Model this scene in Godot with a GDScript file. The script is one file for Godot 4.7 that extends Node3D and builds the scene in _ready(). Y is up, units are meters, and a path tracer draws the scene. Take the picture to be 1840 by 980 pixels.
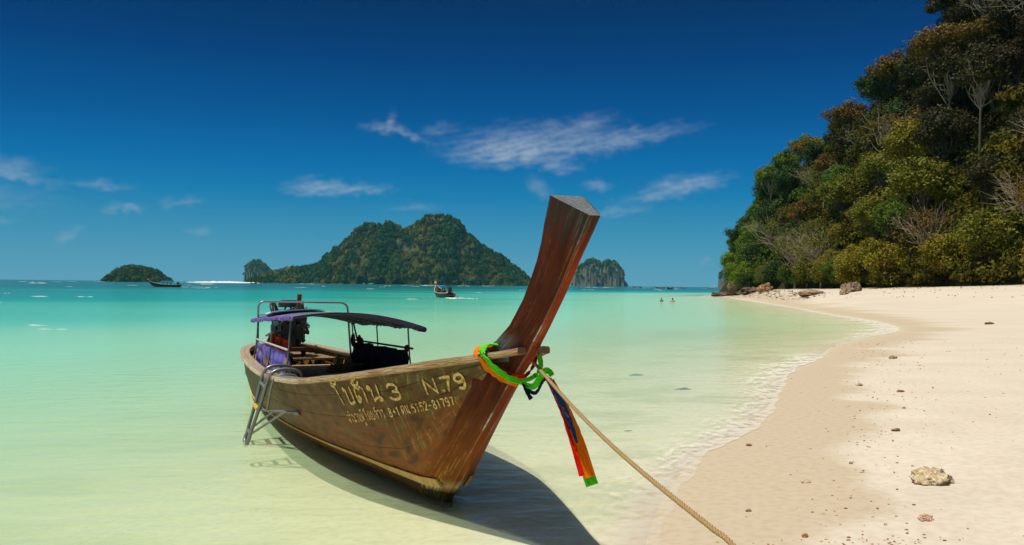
extends Node3D
# A longtail boat drawn up on a white tropical beach, limestone islands behind.

# ---------------------------------------------------------------- mesh builder
class MB:
	var v := PackedVector3Array()
	var uv := PackedVector2Array()
	var col := PackedColorArray()
	var ix := PackedInt32Array()
	var off := Vector3.ZERO
	var tint := Color.WHITE

	func pt(p: Vector3, t := Vector2.ZERO) -> int:
		v.append(p - off)
		uv.append(t)
		col.append(tint)
		return v.size() - 1

	func tri(a: int, b: int, c: int) -> void:
		ix.append(a); ix.append(b); ix.append(c)

	func quad(a: int, b: int, c: int, d: int) -> void:
		tri(a, b, c)
		tri(a, c, d)

	func face(a: Vector3, b: Vector3, c: Vector3, d: Vector3, s := 1.0) -> void:
		var n := pt(a, Vector2(0, 0))
		pt(b, Vector2(s, 0)); pt(c, Vector2(s, s)); pt(d, Vector2(0, s))
		quad(n, n + 1, n + 2, n + 3)

	# rows of points, uv in metres along both ways unless given
	func grid(rows: Array, us := 1.0, vs := 1.0, closed := false) -> void:
		var n: int = rows[0].size()
		var base := v.size()
		var vv := 0.0
		for r in rows.size():
			var row: PackedVector3Array = rows[r]
			if r > 0:
				vv += row[n / 2].distance_to(rows[r - 1][n / 2])
			var uu := 0.0
			for k in n:
				if k > 0:
					uu += row[k].distance_to(row[k - 1])
				pt(row[k], Vector2(uu * us, vv * vs))
		for r in rows.size() - 1:
			for k in (n if closed else n - 1):
				var k2 := (k + 1) % n
				quad(base + r * n + k, base + r * n + k2, base + (r + 1) * n + k2, base + (r + 1) * n + k)

	func loft(secs: Array, caps := true) -> void:
		grid(secs, 1.0, 1.0, true)
		if caps:
			for e in [0, secs.size() - 1]:
				var s: PackedVector3Array = secs[e]
				var c := Vector3.ZERO
				for p in s:
					c += p
				var m := pt(c / s.size(), Vector2(0.5, 0.5))
				var f := v.size()
				for p in s:
					pt(p, Vector2(p.x, p.z))
				for k in s.size():
					if e == 0:
						tri(m, f + (k + 1) % s.size(), f + k)
					else:
						tri(m, f + k, f + (k + 1) % s.size())

	func box(c: Vector3, size: Vector3, b := Basis(), ch := 0.0) -> void:
		var h := size / 2.0
		var k := ch if ch > 0.0 else minf(minf(h.x, h.y), h.z) * 0.15
		var secs := []
		for q in [[-h.z, k], [-h.z + k, 0.0], [h.z - k, 0.0], [h.z, k]]:
			var i: float = q[1]
			var x := h.x - i
			var y := h.y - i
			var s := PackedVector3Array()
			for p in [Vector2(x - k, -y), Vector2(x, -y + k), Vector2(x, y - k), Vector2(x - k, y), Vector2(-x + k, y), Vector2(-x, y - k), Vector2(-x, -y + k), Vector2(-x + k, -y)]:
				s.append(c + b * Vector3(p.x, p.y, q[0]))
			secs.append(s)
		loft(secs)

	# a bar of rectangular section from a to b
	func bar(a: Vector3, b: Vector3, w: float, h: float, up := Vector3.UP) -> void:
		var z := (b - a).normalized()
		var x := up.cross(z).normalized()
		var y := z.cross(x)
		box((a + b) / 2.0, Vector3(w, h, a.distance_to(b)), Basis(x, y, z), minf(w, h) * 0.12)

	func tube(p: Array, r, n := 8, caps := true) -> void:
		var secs := []
		var up := Vector3(0.13, 0.97, 0.21).normalized()
		var x := Vector3.ZERO
		for i in p.size():
			var d: Vector3 = (p[mini(i + 1, p.size() - 1)] - p[maxi(i - 1, 0)]).normalized()
			x = (up.cross(d) if i == 0 else x - d * x.dot(d)).normalized()
			var y := d.cross(x)
			var rr: float = r[i] if r is Array else r
			var s := PackedVector3Array()
			for k in n:
				var a := TAU * k / n
				s.append(p[i] + (x * cos(a) + y * sin(a)) * rr)
			secs.append(s)
		loft(secs, caps)

	func ball(c: Vector3, r: Vector3, n := 10, bump: FastNoiseLite = null, amt := 0.0, freq := 1.0, b := Basis()) -> void:
		var rows := []
		for i in n + 1:
			var la := -PI / 2 + PI * i / n
			var row := PackedVector3Array()
			for k in n * 2:
				var lo := TAU * k / (n * 2)
				var d := Vector3(cos(la) * cos(lo), sin(la), cos(la) * sin(lo))
				var q := d * r
				if bump:
					q *= 1.0 + amt * bump.get_noise_3dv(q * freq + c * 3.1)
				row.append(c + b * q)
			rows.append(row)
		grid(rows, 1.0, 1.0, true)

	func mesh(smooth := true) -> ArrayMesh:
		var a := []
		a.resize(Mesh.ARRAY_MAX)
		a[Mesh.ARRAY_VERTEX] = v
		a[Mesh.ARRAY_TEX_UV] = uv
		a[Mesh.ARRAY_COLOR] = col
		a[Mesh.ARRAY_INDEX] = ix
		if smooth:
			var n := PackedVector3Array()
			n.resize(v.size())
			for t in range(0, ix.size(), 3):
				var f := (v[ix[t + 2]] - v[ix[t]]).cross(v[ix[t + 1]] - v[ix[t]])
				n[ix[t]] += f
				n[ix[t + 1]] += f
				n[ix[t + 2]] += f
			for k in n.size():
				n[k] = n[k].normalized() if n[k].length_squared() > 1e-20 else Vector3.UP
			a[Mesh.ARRAY_NORMAL] = n
		var m := ArrayMesh.new()
		m.add_surface_from_arrays(Mesh.PRIMITIVE_TRIANGLES, a)
		return m

# ---------------------------------------------------------------- scene helpers
var used := {}
var M := {}
var rng := RandomNumberGenerator.new()

func numbered(called: String) -> String:
	var k: int = used.get(called, -1) + 1
	used[called] = k
	return called if k == 0 else "%s_%03d" % [called, k]

func tag(o: Node3D, label: String, category := "", group := "", kind := "") -> Node3D:
	if label: o.set_meta("label", label)
	if category: o.set_meta("category", category)
	if group: o.set_meta("group", group)
	if kind: o.set_meta("kind", kind)
	return o

func thing(called: String, label: String, category: String, at := Vector3.ZERO, group := "") -> Node3D:
	var o := Node3D.new()
	o.name = numbered(called)
	add_child(o)
	o.position = at
	tag(o, label, category, group)
	return o

func part(called: String, m: Mesh, mat: Material, parent: Node3D, label := "") -> MeshInstance3D:
	var o := MeshInstance3D.new()
	o.name = called
	o.mesh = m
	o.material_override = mat
	parent.add_child(o, true)
	if label: o.set_meta("label", label)
	return o

func single(called: String, m: Mesh, mat: Material, label: String, category: String, at := Vector3.ZERO, group := "") -> MeshInstance3D:
	var o := MeshInstance3D.new()
	o.name = numbered(called)
	o.mesh = m
	o.material_override = mat
	add_child(o)
	o.position = at
	tag(o, label, category, group)
	return o

func struct(called: String, m: Mesh, mat: Material) -> MeshInstance3D:
	var o := MeshInstance3D.new()
	o.name = numbered(called)
	o.mesh = m
	o.material_override = mat
	add_child(o)
	o.set_meta("kind", "structure")
	return o

func noise(seed_: int, freq: float, oct := 4, type := FastNoiseLite.TYPE_SIMPLEX_SMOOTH) -> FastNoiseLite:
	var n := FastNoiseLite.new()
	n.seed = seed_
	n.noise_type = type
	n.frequency = freq
	n.fractal_octaves = oct
	n.fractal_type = FastNoiseLite.FRACTAL_FBM
	return n

func ntex(n: FastNoiseLite, size: int, stops: Array = [], normal := 0.0) -> NoiseTexture2D:
	var t := NoiseTexture2D.new()
	t.width = size
	t.height = size
	t.seamless = true
	t.noise = n
	if normal > 0.0:
		t.as_normal_map = true
		t.bump_strength = normal
	if stops.size():
		var g := Gradient.new()
		var o := PackedFloat32Array()
		var c := PackedColorArray()
		for s in stops:
			o.append(s[0])
			c.append(s[1])
		g.offsets = o
		g.colors = c
		t.color_ramp = g
	return t

# linear base colour -> the sRGB colour that a material wants
func lin(r: float, g: float, b: float) -> Color:
	return Color(r, g, b).linear_to_srgb()

func mat(called: String, c: Color, rough := 0.8, spec := 0.4, metal := 0.0) -> StandardMaterial3D:
	var m := StandardMaterial3D.new()
	m.resource_name = called
	m.albedo_color = c
	m.roughness = rough
	m.metallic_specular = spec
	m.metallic = metal
	m.vertex_color_use_as_albedo = true
	M[called] = m
	return m

func tri_tex(m: StandardMaterial3D, t: Texture2D, scale: Vector3) -> void:
	m.albedo_texture = t
	m.uv1_triplanar = true
	m.uv1_scale = scale

func tab(t: float, xs: Array, ys: Array) -> float:
	var n := xs.size()
	if t <= xs[0]: return ys[0]
	if t >= xs[n - 1]: return ys[n - 1]
	var i := 0
	while xs[i + 1] < t:
		i += 1
	var m0: float = (ys[1] - ys[0]) / (xs[1] - xs[0]) if i == 0 else (ys[i + 1] - ys[i - 1]) / (xs[i + 1] - xs[i - 1])
	var m1: float = (ys[n - 1] - ys[n - 2]) / (xs[n - 1] - xs[n - 2]) if i == n - 2 else (ys[i + 2] - ys[i]) / (xs[i + 2] - xs[i])
	var h: float = xs[i + 1] - xs[i]
	var x: float = (t - xs[i]) / h
	return (2 * x * x * x - 3 * x * x + 1) * ys[i] + (x * x * x - 2 * x * x + x) * h * m0 + (-2 * x * x * x + 3 * x * x) * ys[i + 1] + (x * x * x - x * x) * h * m1

func smooth_path(p: Array, per := 8) -> Array:
	var out := []
	for i in p.size() - 1:
		var a: Vector3 = p[maxi(i - 1, 0)]
		var b: Vector3 = p[i]
		var c: Vector3 = p[i + 1]
		var d: Vector3 = p[mini(i + 2, p.size() - 1)]
		for k in per:
			out.append(b.cubic_interpolate(c, a, d, float(k) / per))
	out.append(p[p.size() - 1])
	return out

# ---------------------------------------------------------------- the shore
# the water's edge and the foot of the jungle, as (x, metres ahead); land lies to the right
var shore := PackedVector2Array()
var foot := PackedVector2Array()
var n_land: FastNoiseLite
var n_lobe: FastNoiseLite

func smooth2(p: Array, per: int) -> PackedVector2Array:
	var out := PackedVector2Array()
	for i in p.size() - 1:
		var a: Vector2 = p[maxi(i - 1, 0)]
		var d: Vector2 = p[mini(i + 2, p.size() - 1)]
		for k in per:
			out.append(p[i].cubic_interpolate(p[i + 1], a, d, float(k) / per))
	out.append(p[p.size() - 1])
	return out

# signed distance: positive to the right of the line
func side_of(line: PackedVector2Array, p: Vector2) -> float:
	var best := 1e20
	var s := 1.0
	for i in line.size() - 1:
		var a := line[i]
		var ab := line[i + 1] - a
		var ap := p - a
		var t := clampf(ap.dot(ab) / ab.length_squared(), 0.0, 1.0)
		var q := (ap - ab * t).length_squared()
		if q < best:
			best = q
			s = -1.0 if ab.cross(ap) > 0.0 else 1.0
	return sqrt(best) * s

func ground(x: float, d: float, o: float, j: float) -> float:
	# o: metres inland of the water's edge, j: metres inside the jungle
	if o < 0.0:
		return maxf(0.055 * o + 0.012 * n_land.get_noise_2d(x * 2.0, d * 2.0) * smoothstep(0.0, -2.0, o), -9.0)
	var h := 0.055 * o
	h += 1.1 * smoothstep(-14.0, 0.0, j) * smoothstep(0.0, 5.0, o)
	h += smoothstep(0.5, 4.0, o) * (0.03 * n_land.get_noise_2d(x, d) + 0.012 * n_land.get_noise_2d(x * 5.0, d * 5.0))
	return minf(h, 2.6)

func ground_at(x: float, d: float) -> float:
	var p := Vector2(x, d)
	return ground(x, d, side_of(shore, p), side_of(foot, p))

func hill_at(x: float, d: float, j: float) -> float:
	if j < 0.0:
		return 0.9 + j * 0.8
	var top := tab(d, [40.0, 60.0, 90.0, 112.0, 127.0, 138.0, 160.0, 180.0, 260.0], [44.0, 43.0, 36.0, 26.0, 21.0, 18.0, 15.0, 14.0, 10.0])
	var h := 1.2 + 1.9 * j
	return minf(h, top) - maxf(0.0, h - top - 25.0) * 0.3 + n_land.get_noise_2d(x * 0.25, d * 0.25) * minf(j, 8.0) * 0.3

# the camera's own place on the world's compass: forward is -z, so metres ahead d is z = -d
func at(x: float, y: float, d: float) -> Vector3:
	return Vector3(x, y, -d)

func _ready() -> void:
	rng.seed = 1
	# camera: eye height 1.6 m, looking out over the bay, tipped up and rolled by less than a degree
	var cam := Camera3D.new()
	cam.name = "camera"
	cam.fov = 34.06
	cam.near = 0.05
	cam.far = 20000.0
	add_child(cam)
	cam.position = Vector3(0, 1.6, 0)
	cam.rotation = Vector3(atan(22.0 / 1600.0), 0, 0.0109)
	var we := WorldEnvironment.new()
	we.name = "environment"
	var env := Environment.new()
	env.background_mode = Environment.BG_SKY
	env.sky = make_sky()
	env.tonemap_mode = Environment.TONE_MAPPER_LINEAR
	env.tonemap_exposure = 1.0
	env.sdfgi_enabled = true
	env.ssao_enabled = true
	env.ssil_enabled = true
	env.fog_enabled = true
	env.fog_density = 0.00006
	env.fog_light_color = Color(0.42, 0.78, 0.85)
	we.environment = env
	add_child(we)
	# the sun: high on the left, a little ahead; shadows fall to the right
	var sun := DirectionalLight3D.new()
	sun.name = "sun"
	sun.light_energy = 1.6
	sun.light_color = Color(1.0, 0.97, 0.92)
	sun.light_angular_distance = 0.5
	sun.shadow_enabled = true
	add_child(sun)
	sun.look_at_from_position(Vector3.ZERO, Vector3(0.31, -1.0, -0.13), Vector3.BACK)
	build_shore_lines()
	mat("sand_plain", Color.WHITE, 0.95, 0.15)
	mat("stone_chip", Color.WHITE, 0.9, 0.15)
	build_beach_and_sea()
	build_islands()
	build_jungle()
	build_boat()
	build_gear()
	build_small()

# ---------------------------------------------------------------- sky
func sky_colour(el: float) -> Color:
	var e := [-90.0, 0.0, 3.0, 5.5, 7.5, 10.5, 14.0, 17.5, 26.0, 48.0, 90.0]
	var c := [[0.122, 0.342, 0.491], [0.122, 0.342, 0.491], [0.05, 0.275, 0.456], [0.009, 0.20, 0.43], [0.002, 0.147, 0.395], [0.0008, 0.088, 0.292], [0.0006, 0.049, 0.197], [0.001, 0.03, 0.122], [0.03, 0.07, 0.15], [0.175, 0.205, 0.235], [0.175, 0.205, 0.235]]
	var i := 0
	while i < e.size() - 2 and e[i + 1] < el:
		i += 1
	var t: float = clampf((el - e[i]) / (e[i + 1] - e[i]), 0.0, 1.0)
	return Color(lerpf(c[i][0], c[i + 1][0], t), lerpf(c[i][1], c[i + 1][1], t), lerpf(c[i][2], c[i + 1][2], t))

func make_sky() -> Sky:
	var w := 3072
	var h := 1536
	var im := Image.create(w, h, false, Image.FORMAT_RGBF)
	for y in h:
		im.fill_rect(Rect2i(0, y, w, 1), sky_colour(90.0 - (y + 0.5) * 180.0 / h))
	# cirrus: azimuth, elevation, half width, half height (degrees), strength, tilt
	var clouds := [
		[1.8, 8.9, 5.6, 1.1, 0.75, 0.05], [-0.6, 8.2, 3.0, 0.85, 0.8, 0.02], [7.6, 9.3, 4.0, 0.5, 0.5, 0.16], [3.0, 7.6, 1.3, 0.45, 0.7, -0.1], [4.6, 10.2, 1.8, 0.5, 0.4, 0.2],
		[-8.3, 9.75, 1.3, 0.32, 0.7, -0.05], [-7.9, 10.1, 0.35, 0.5, 0.55, 1.0], [-6.6, 9.35, 1.2, 0.2, 0.5, -0.35], [-4.8, 9.8, 1.1, 0.4, 0.35, 0.2],
		[-12.2, 5.85, 2.1, 0.5, 0.8, 0.0], [-9.6, 5.9, 1.9, 0.28, 0.6, 0.05], [10.9, 6.3, 2.6, 0.55, 0.75, 0.15], [6.6, 4.7, 1.9, 0.3, 0.5, 0.1], [5.4, 6.35, 0.9, 0.3, 0.5, -0.1], [1.7, 6.1, 0.9, 0.6, 0.35, -0.5],
		[-32.0, 6.6, 3.6, 0.5, 0.7, -0.1], [-29.8, 5.9, 2.6, 0.35, 0.6, -0.2], [-25.0, 5.5, 1.9, 0.22, 0.45, -0.05], [-23.6, 4.2, 1.1, 0.25, 0.75, 0.05], [-20.4, 4.75, 1.1, 0.25, 0.5, 0.1], [-26.5, 2.5, 0.7, 0.3, 0.5, 0.5],
		[-32.0, 4.4, 4.5, 0.8, 0.3, 0.0], [-6.4, 4.8, 1.5, 0.22, 0.4, 0.05], [-30.5, 3.3, 1.5, 0.2, 0.35, 0.0], [-19.5, 3.0, 0.8, 0.2, 0.35, 0.1], [12.2, 1.6, 0.4, 0.2, 0.4, 0.4], [9.0, 5.6, 2.6, 0.3, 0.35, 0.1],
	]
	var r := RandomNumberGenerator.new()
	r.seed = 5
	for k in 60:
		var az := r.randf_range(42.0, 318.0)
		clouds.append([az, r.randf_range(2.0, 26.0), r.randf_range(1.0, 6.0), r.randf_range(0.25, 1.2), r.randf_range(0.3, 0.8), r.randf_range(-0.2, 0.25)])
	var streak := noise(11, 0.9, 5)
	var puff := noise(12, 1.6, 5)
	for c in clouds:
		var x0 := int((c[0] - c[2] * 1.9) / 360.0 * w)
		var x1 := int((c[0] + c[2] * 1.9) / 360.0 * w)
		var tall: float = c[3] * 2.2 + absf(c[5]) * c[2] * 1.9
		var y0 := int((90.0 - c[1] - tall) / 180.0 * h)
		var y1 := mini(int((90.0 - c[1] + tall) / 180.0 * h), h / 2 - 2)
		for y in range(y0, y1):
			for x in range(x0, x1):
				var az := (x + 0.5) * 360.0 / w
				var el := 90.0 - (y + 0.5) * 180.0 / h
				var dx: float = az - c[0]
				var dy: float = el - c[1] - c[5] * dx
				var warp := 0.35 * streak.get_noise_2d(az * 0.9 + 40.0, el * 2.0)
				var g: float = dx * dx / (c[2] * c[2]) + (dy + warp) * (dy + warp) / (c[3] * c[3] * (0.65 if dy < 0.0 else 1.6))
				if g > 5.0: continue
				var env := exp(-g * 1.1)
				var n := 0.6 + 0.6 * streak.get_noise_2d(az * 0.75 - el * 1.3, el * 3.6 - az * 0.5) + 0.16 * puff.get_noise_2d(az * 1.6, el * 3.2)
				var a: float = clampf(env * 1.15 * clampf(n, 0.0, 1.3) - 0.09, 0.0, 1.0) * c[4] * 0.66
				if a <= 0.0: continue
				var px := posmod(x, w)
				var old := im.get_pixel(px, y)
				im.set_pixel(px, y, old.lerp(Color(0.50, 0.57, 0.62), minf(a, 0.85)))
	var s := Sky.new()
	var pm := PanoramaSkyMaterial.new()
	pm.panorama = ImageTexture.create_from_image(im)
	s.sky_material = pm
	return s

# ---------------------------------------------------------------- sand, sea bed, sea
var gx := PackedFloat32Array()
var gd := PackedFloat32Array()
var go := PackedFloat32Array()
var gj := PackedFloat32Array()

func warp_axis(n: int, mid: float, c: float, a: float) -> PackedFloat32Array:
	var out := PackedFloat32Array()
	for i in range(-n, n + 1):
		out.append(mid + c * sinh(i * a))
	return out

func sea_state(depth: float) -> Color:
	# colour and cloudiness of the water column, by depth in metres
	var ds := [0.0, 0.15, 0.4, 0.8, 1.6, 3.0, 5.5, 9.0]
	var cs := [Color(0.58, 0.74, 0.43, 0.0), Color(0.54, 0.74, 0.42, 0.32), Color(0.42, 0.71, 0.43, 0.62), Color(0.29, 0.65, 0.42, 0.84), Color(0.10, 0.47, 0.34, 0.93), Color(0.004, 0.29, 0.23, 0.98), Color(0.0, 0.175, 0.16, 1.0), Color(0.0, 0.10, 0.11, 1.0)]
	var i := 0
	while i < ds.size() - 2 and ds[i + 1] < depth:
		i += 1
	return cs[i].lerp(cs[i + 1], clampf((depth - ds[i]) / (ds[i + 1] - ds[i]), 0.0, 1.0))

func build_shore_lines() -> void:
	n_land = noise(3, 0.12, 3)
	n_lobe = noise(7, 0.16, 3)
	shore = smooth2([Vector2(-60, -90), Vector2(-6, -14), Vector2(-2.2, -5), Vector2(-0.5, 0), Vector2(0.45, 3.5), Vector2(0.86, 5.6), Vector2(1.25, 7.0), Vector2(1.85, 8.6), Vector2(2.9, 10.6), Vector2(4.2, 14), Vector2(5.3, 17), Vector2(7.0, 20.3), Vector2(8.6, 24), Vector2(11.2, 28.5), Vector2(15.0, 34.5), Vector2(17.6, 43), Vector2(19.4, 54), Vector2(22.0, 68), Vector2(25.6, 88), Vector2(30, 114), Vector2(35, 142), Vector2(38.8, 166), Vector2(42, 177), Vector2(52, 186), Vector2(80, 205), Vector2(160, 250), Vector2(400, 420)], 4)
	foot = smooth2([Vector2(140, -30), Vector2(80, 10), Vector2(55, 38), Vector2(44, 55), Vector2(39.5, 68), Vector2(38, 78), Vector2(37.4, 88), Vector2(37.6, 100), Vector2(38, 120), Vector2(37.6, 145), Vector2(38.7, 158), Vector2(42, 170), Vector2(70, 188), Vector2(150, 228), Vector2(400, 400)], 3)

func build_beach_and_sea() -> void:
	gx = warp_axis(165, 2.0, 2.3, 0.0503)
	gd = warp_axis(165, 8.0, 2.3, 0.0503)
	var n := gx.size()
	var coarse_s := PackedVector2Array()
	for k in range(0, shore.size(), 4): coarse_s.append(shore[k])
	go.resize(n * n)
	gj.resize(n * n)
	for r in n:
		for k in n:
			var p := Vector2(gx[k], gd[r])
			var far := p.x < -120.0 or p.x > 260.0 or p.y > 330.0 or p.y < -60.0
			go[r * n + k] = side_of(coarse_s if far else shore, p)
			gj[r * n + k] = side_of(foot, p) if p.x > 10.0 else -100.0
	var b := MB.new()
	var dry := Color(0.545, 0.487, 0.40)
	var pale := Color(0.595, 0.537, 0.45)
	var wet := Color(0.475, 0.40, 0.30)
	var bed := Color(0.61, 0.605, 0.43)
	var fine := noise(21, 0.55, 4)
	# trodden hollows in the dry sand
	var treads := []
	var tr := RandomNumberGenerator.new()
	tr.seed = 8
	for q in 90:
		var d := tr.randf_range(4.6, 17.0)
		treads.append(Vector3(tr.randf_range(0.40, 0.66) * d, d, tr.randf_range(0.09, 0.16)))
	for r in range(n - 1, -1, -1):
		for k in n:
			var x := gx[k]
			var d := gd[r]
			var o := go[r * n + k]
			var j := gj[r * n + k]
			var dent := 0.0
			if d > 4.0 and d < 18.0 and o > 0.9 and x < 14.0:
				for q: Vector3 in treads:
					var e := (Vector2(x, d) - Vector2(q.x, q.y)).length_squared() / (q.z * q.z)
					if e < 6.0: dent -= 0.028 * (exp(-e) - 0.35 * exp(-(e - 2.0) * (e - 2.0)))
			var f := fine.get_noise_2d(x, d)
			var c := dry.lerp(pale, clampf(0.5 + f, 0.0, 1.0))
			var reach := (1.0 + 0.022 * maxf(d, 0.0)) * (1.0 + 0.75 * n_lobe.get_noise_2d(x * 1.5, d * 1.5) + 0.25 * n_lobe.get_noise_2d(x * 5.0, d * 5.0))
			c = wet.lerp(c, smoothstep(reach - 0.22, reach + 0.1, o))
			c = bed.lerp(Color(0.42, 0.46, 0.27), smoothstep(0.05, 0.45, n_lobe.get_noise_2d(x * 2.2, d * 3.0) + 0.4 * fine.get_noise_2d(x * 2.0, d * 3.0)) * 0.6).lerp(c, smoothstep(-0.5, 0.15, o))
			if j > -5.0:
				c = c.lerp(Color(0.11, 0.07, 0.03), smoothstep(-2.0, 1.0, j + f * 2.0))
			b.tint = c
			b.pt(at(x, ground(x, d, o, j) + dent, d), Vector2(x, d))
	for r in n - 1:
		for k in n - 1:
			b.quad(r * n + k, r * n + k + 1, (r + 1) * n + k + 1, (r + 1) * n + k)
	var sand := mat("sand", Color.WHITE, 0.95, 0.15)
	sand.heightmap_enabled = true
	sand.heightmap_texture = ntex(noise(31, 0.03, 5), 512)
	sand.heightmap_scale = 0.35
	sand.albedo_texture = ntex(noise(32, 0.06, 4), 512, [[0.0, Color(0.93, 0.92, 0.9)], [0.5, Color(0.98, 0.975, 0.965)], [1.0, Color(1, 1, 1)]])
	sand.uv1_scale = Vector3(0.3, 0.3, 0.3)
	struct("beach", b.mesh(), sand)

	# the sea: cloudy water below, its clear rippled surface above
	var body := MB.new()
	var top := MB.new()
	var streaks := noise(41, 0.02, 4)
	for r in range(n - 1, -1, -1):
		for k in n:
			var x := gx[k]
			var d := gd[r]
			var o := go[r * n + k]
			var depth := -ground(x, d, o, -100.0)
			depth *= 1.0 + 0.5 * streaks.get_noise_2d(x * 0.35, d * 1.2) * smoothstep(0.1, 1.5, depth)
			body.tint = sea_state(maxf(depth, 0.0))
			body.pt(at(x, -0.012, d), Vector2(x, d))
			top.pt(at(x, 0.0, d), Vector2(x, d))
	for r in n - 1:
		for k in n - 1:
			var q := (n - 1 - r) * n + k
			if minf(minf(go[q], go[q + 1]), minf(go[q - n], go[q - n + 1])) < 0.6:
				for s: MB in [body, top]:
					s.quad(r * n + k, r * n + k + 1, (r + 1) * n + k + 1, (r + 1) * n + k)
	var bm := mat("cloudy_water", Color.WHITE, 1.0, 0.0)
	bm.transparency = BaseMaterial3D.TRANSPARENCY_ALPHA
	struct("sea_water", body.mesh(), bm)
	var tm := mat("water_surface", Color(1, 1, 1, 0.02), 0.1, 0.34)
	tm.vertex_color_use_as_albedo = false
	tm.transparency = BaseMaterial3D.TRANSPARENCY_ALPHA
	tm.normal_enabled = true
	tm.normal_texture = ntex(noise(51, 0.012, 5), 512, [], 5.0)
	tm.normal_scale = 0.55
	tm.uv1_scale = Vector3(0.21, 0.45, 0.3)
	struct("sea_surface", top.mesh(), tm)

# ---------------------------------------------------------------- jungle headland
func leaf(b: MB, c: Vector3, n: Vector3, size: float, r: RandomNumberGenerator) -> void:
	var x := n.cross(Vector3(r.randf_range(-1, 1), r.randf_range(-1, 1), r.randf_range(-1, 1))).normalized()
	var y := n.cross(x)
	var k := b.pt(c - x * size)
	b.pt(c + y * size * 0.55)
	b.pt(c + x * size)
	b.pt(c - y * size * 0.55)
	b.quad(k, k + 1, k + 2, k + 3)

func rand_dir(r: RandomNumberGenerator) -> Vector3:
	var z := r.randf_range(-1, 1)
	var a := r.randf() * TAU
	var q := sqrt(1 - z * z)
	return Vector3(q * cos(a), z, q * sin(a))

# a crown: leaf clumps spread through an uneven volume; returns [crown mesh, wood mesh]
func tree_meshes(seed_: int, tall: float, trunk: float, rad: Vector3, blobs: int, leaves: int, leaf_size: float, thick: float, gap := 0.0, twigs := 0) -> Array:
	var r := RandomNumberGenerator.new()
	r.seed = seed_
	var crown := MB.new()
	var wood := MB.new()
	var mid := Vector3(r.randf_range(-0.4, 0.4), tall - rad.y * 0.9, r.randf_range(-0.4, 0.4))
	var base_top := Vector3(mid.x * 0.5, trunk, mid.z * 0.5)
	wood.tube(smooth_path([Vector3(0, -0.6, 0), Vector3(r.randf_range(-0.15, 0.15), trunk * 0.5, r.randf_range(-0.15, 0.15)), base_top, mid], 4), [thick, thick * 0.95, thick * 0.9, thick * 0.85, thick * 0.8, thick * 0.76, thick * 0.72, thick * 0.68, thick * 0.62, thick * 0.5, thick * 0.4, thick * 0.3, thick * 0.2], 7)
	for k in blobs:
		var d := rand_dir(r)
		if d.y < -0.45 and trunk > 1.0: d.y *= -0.5
		var c := mid + d * rad * pow(r.randf(), 0.45) * 0.85
		var br := r.randf_range(0.17, 0.36) * (rad.x + rad.y) * 0.5
		var hue := r.randf_range(0.72, 1.3)
		var warm := r.randf_range(0.85, 1.25)
		if k % 2 == 0 or gap > 0.0:
			var e := c.lerp(base_top, 0.5) + Vector3(0, -0.15 * rad.y, 0)
			e += rand_dir(r) * 0.45
			wood.tube(smooth_path([base_top.lerp(mid, -0.25 + r.randf()), e, e.lerp(c, 0.5) + rand_dir(r) * 0.3, c], 3), [thick * 0.36, thick * 0.33, thick * 0.29, thick * 0.24, thick * 0.2, thick * 0.17, thick * 0.14, thick * 0.11, thick * 0.08, thick * 0.06], 5, false)
		for i in leaves:
			if r.randf() < gap: continue
			var o := rand_dir(r)
			var p := c + o * br * Vector3(1.2, 0.95, 1.2) * (pow(r.randf(), 0.4) + (0.5 * r.randf() if i % 4 == 0 else 0.0))
			var t := hue * r.randf_range(0.75, 1.25)
			crown.tint = Color(t * warm, t, t * 0.9)
			leaf(crown, p, (o * 0.7 + rand_dir(r) * 0.75 + Vector3(0, 0.45, 0)).normalized(), leaf_size * r.randf_range(0.7, 1.3), r)
	for k in twigs:
		var d := rand_dir(r)
		d.y = absf(d.y) * 0.9 + 0.1
		var e := mid + d * rad * r.randf_range(0.7, 1.2)
		var m := base_top.lerp(e, 0.55) + rand_dir(r) * 0.6
		var w := thick * r.randf_range(0.16, 0.3)
		wood.tube([base_top.lerp(mid, -0.2 + r.randf() * 1.1), m, e], [w * 1.6, w, w * 0.35], 5, false)
		for q in 4:
			var s := m.lerp(e, r.randf_range(0.1, 0.9))
			wood.tube([s, s + (d + rand_dir(r) * 0.8) * rad.x * r.randf_range(0.15, 0.4)], [w * 0.5, w * 0.2], 4, false)
	return [crown.mesh(false), wood.mesh()]

func ordinal(n: int) -> String:
	var t := n % 100
	var suffix := "th"
	if t < 11 or t > 13:
		suffix = ["th", "st", "nd", "rd", "th", "th", "th", "th", "th", "th"][n % 10]
	return "%d%s" % [n, suffix]

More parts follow.
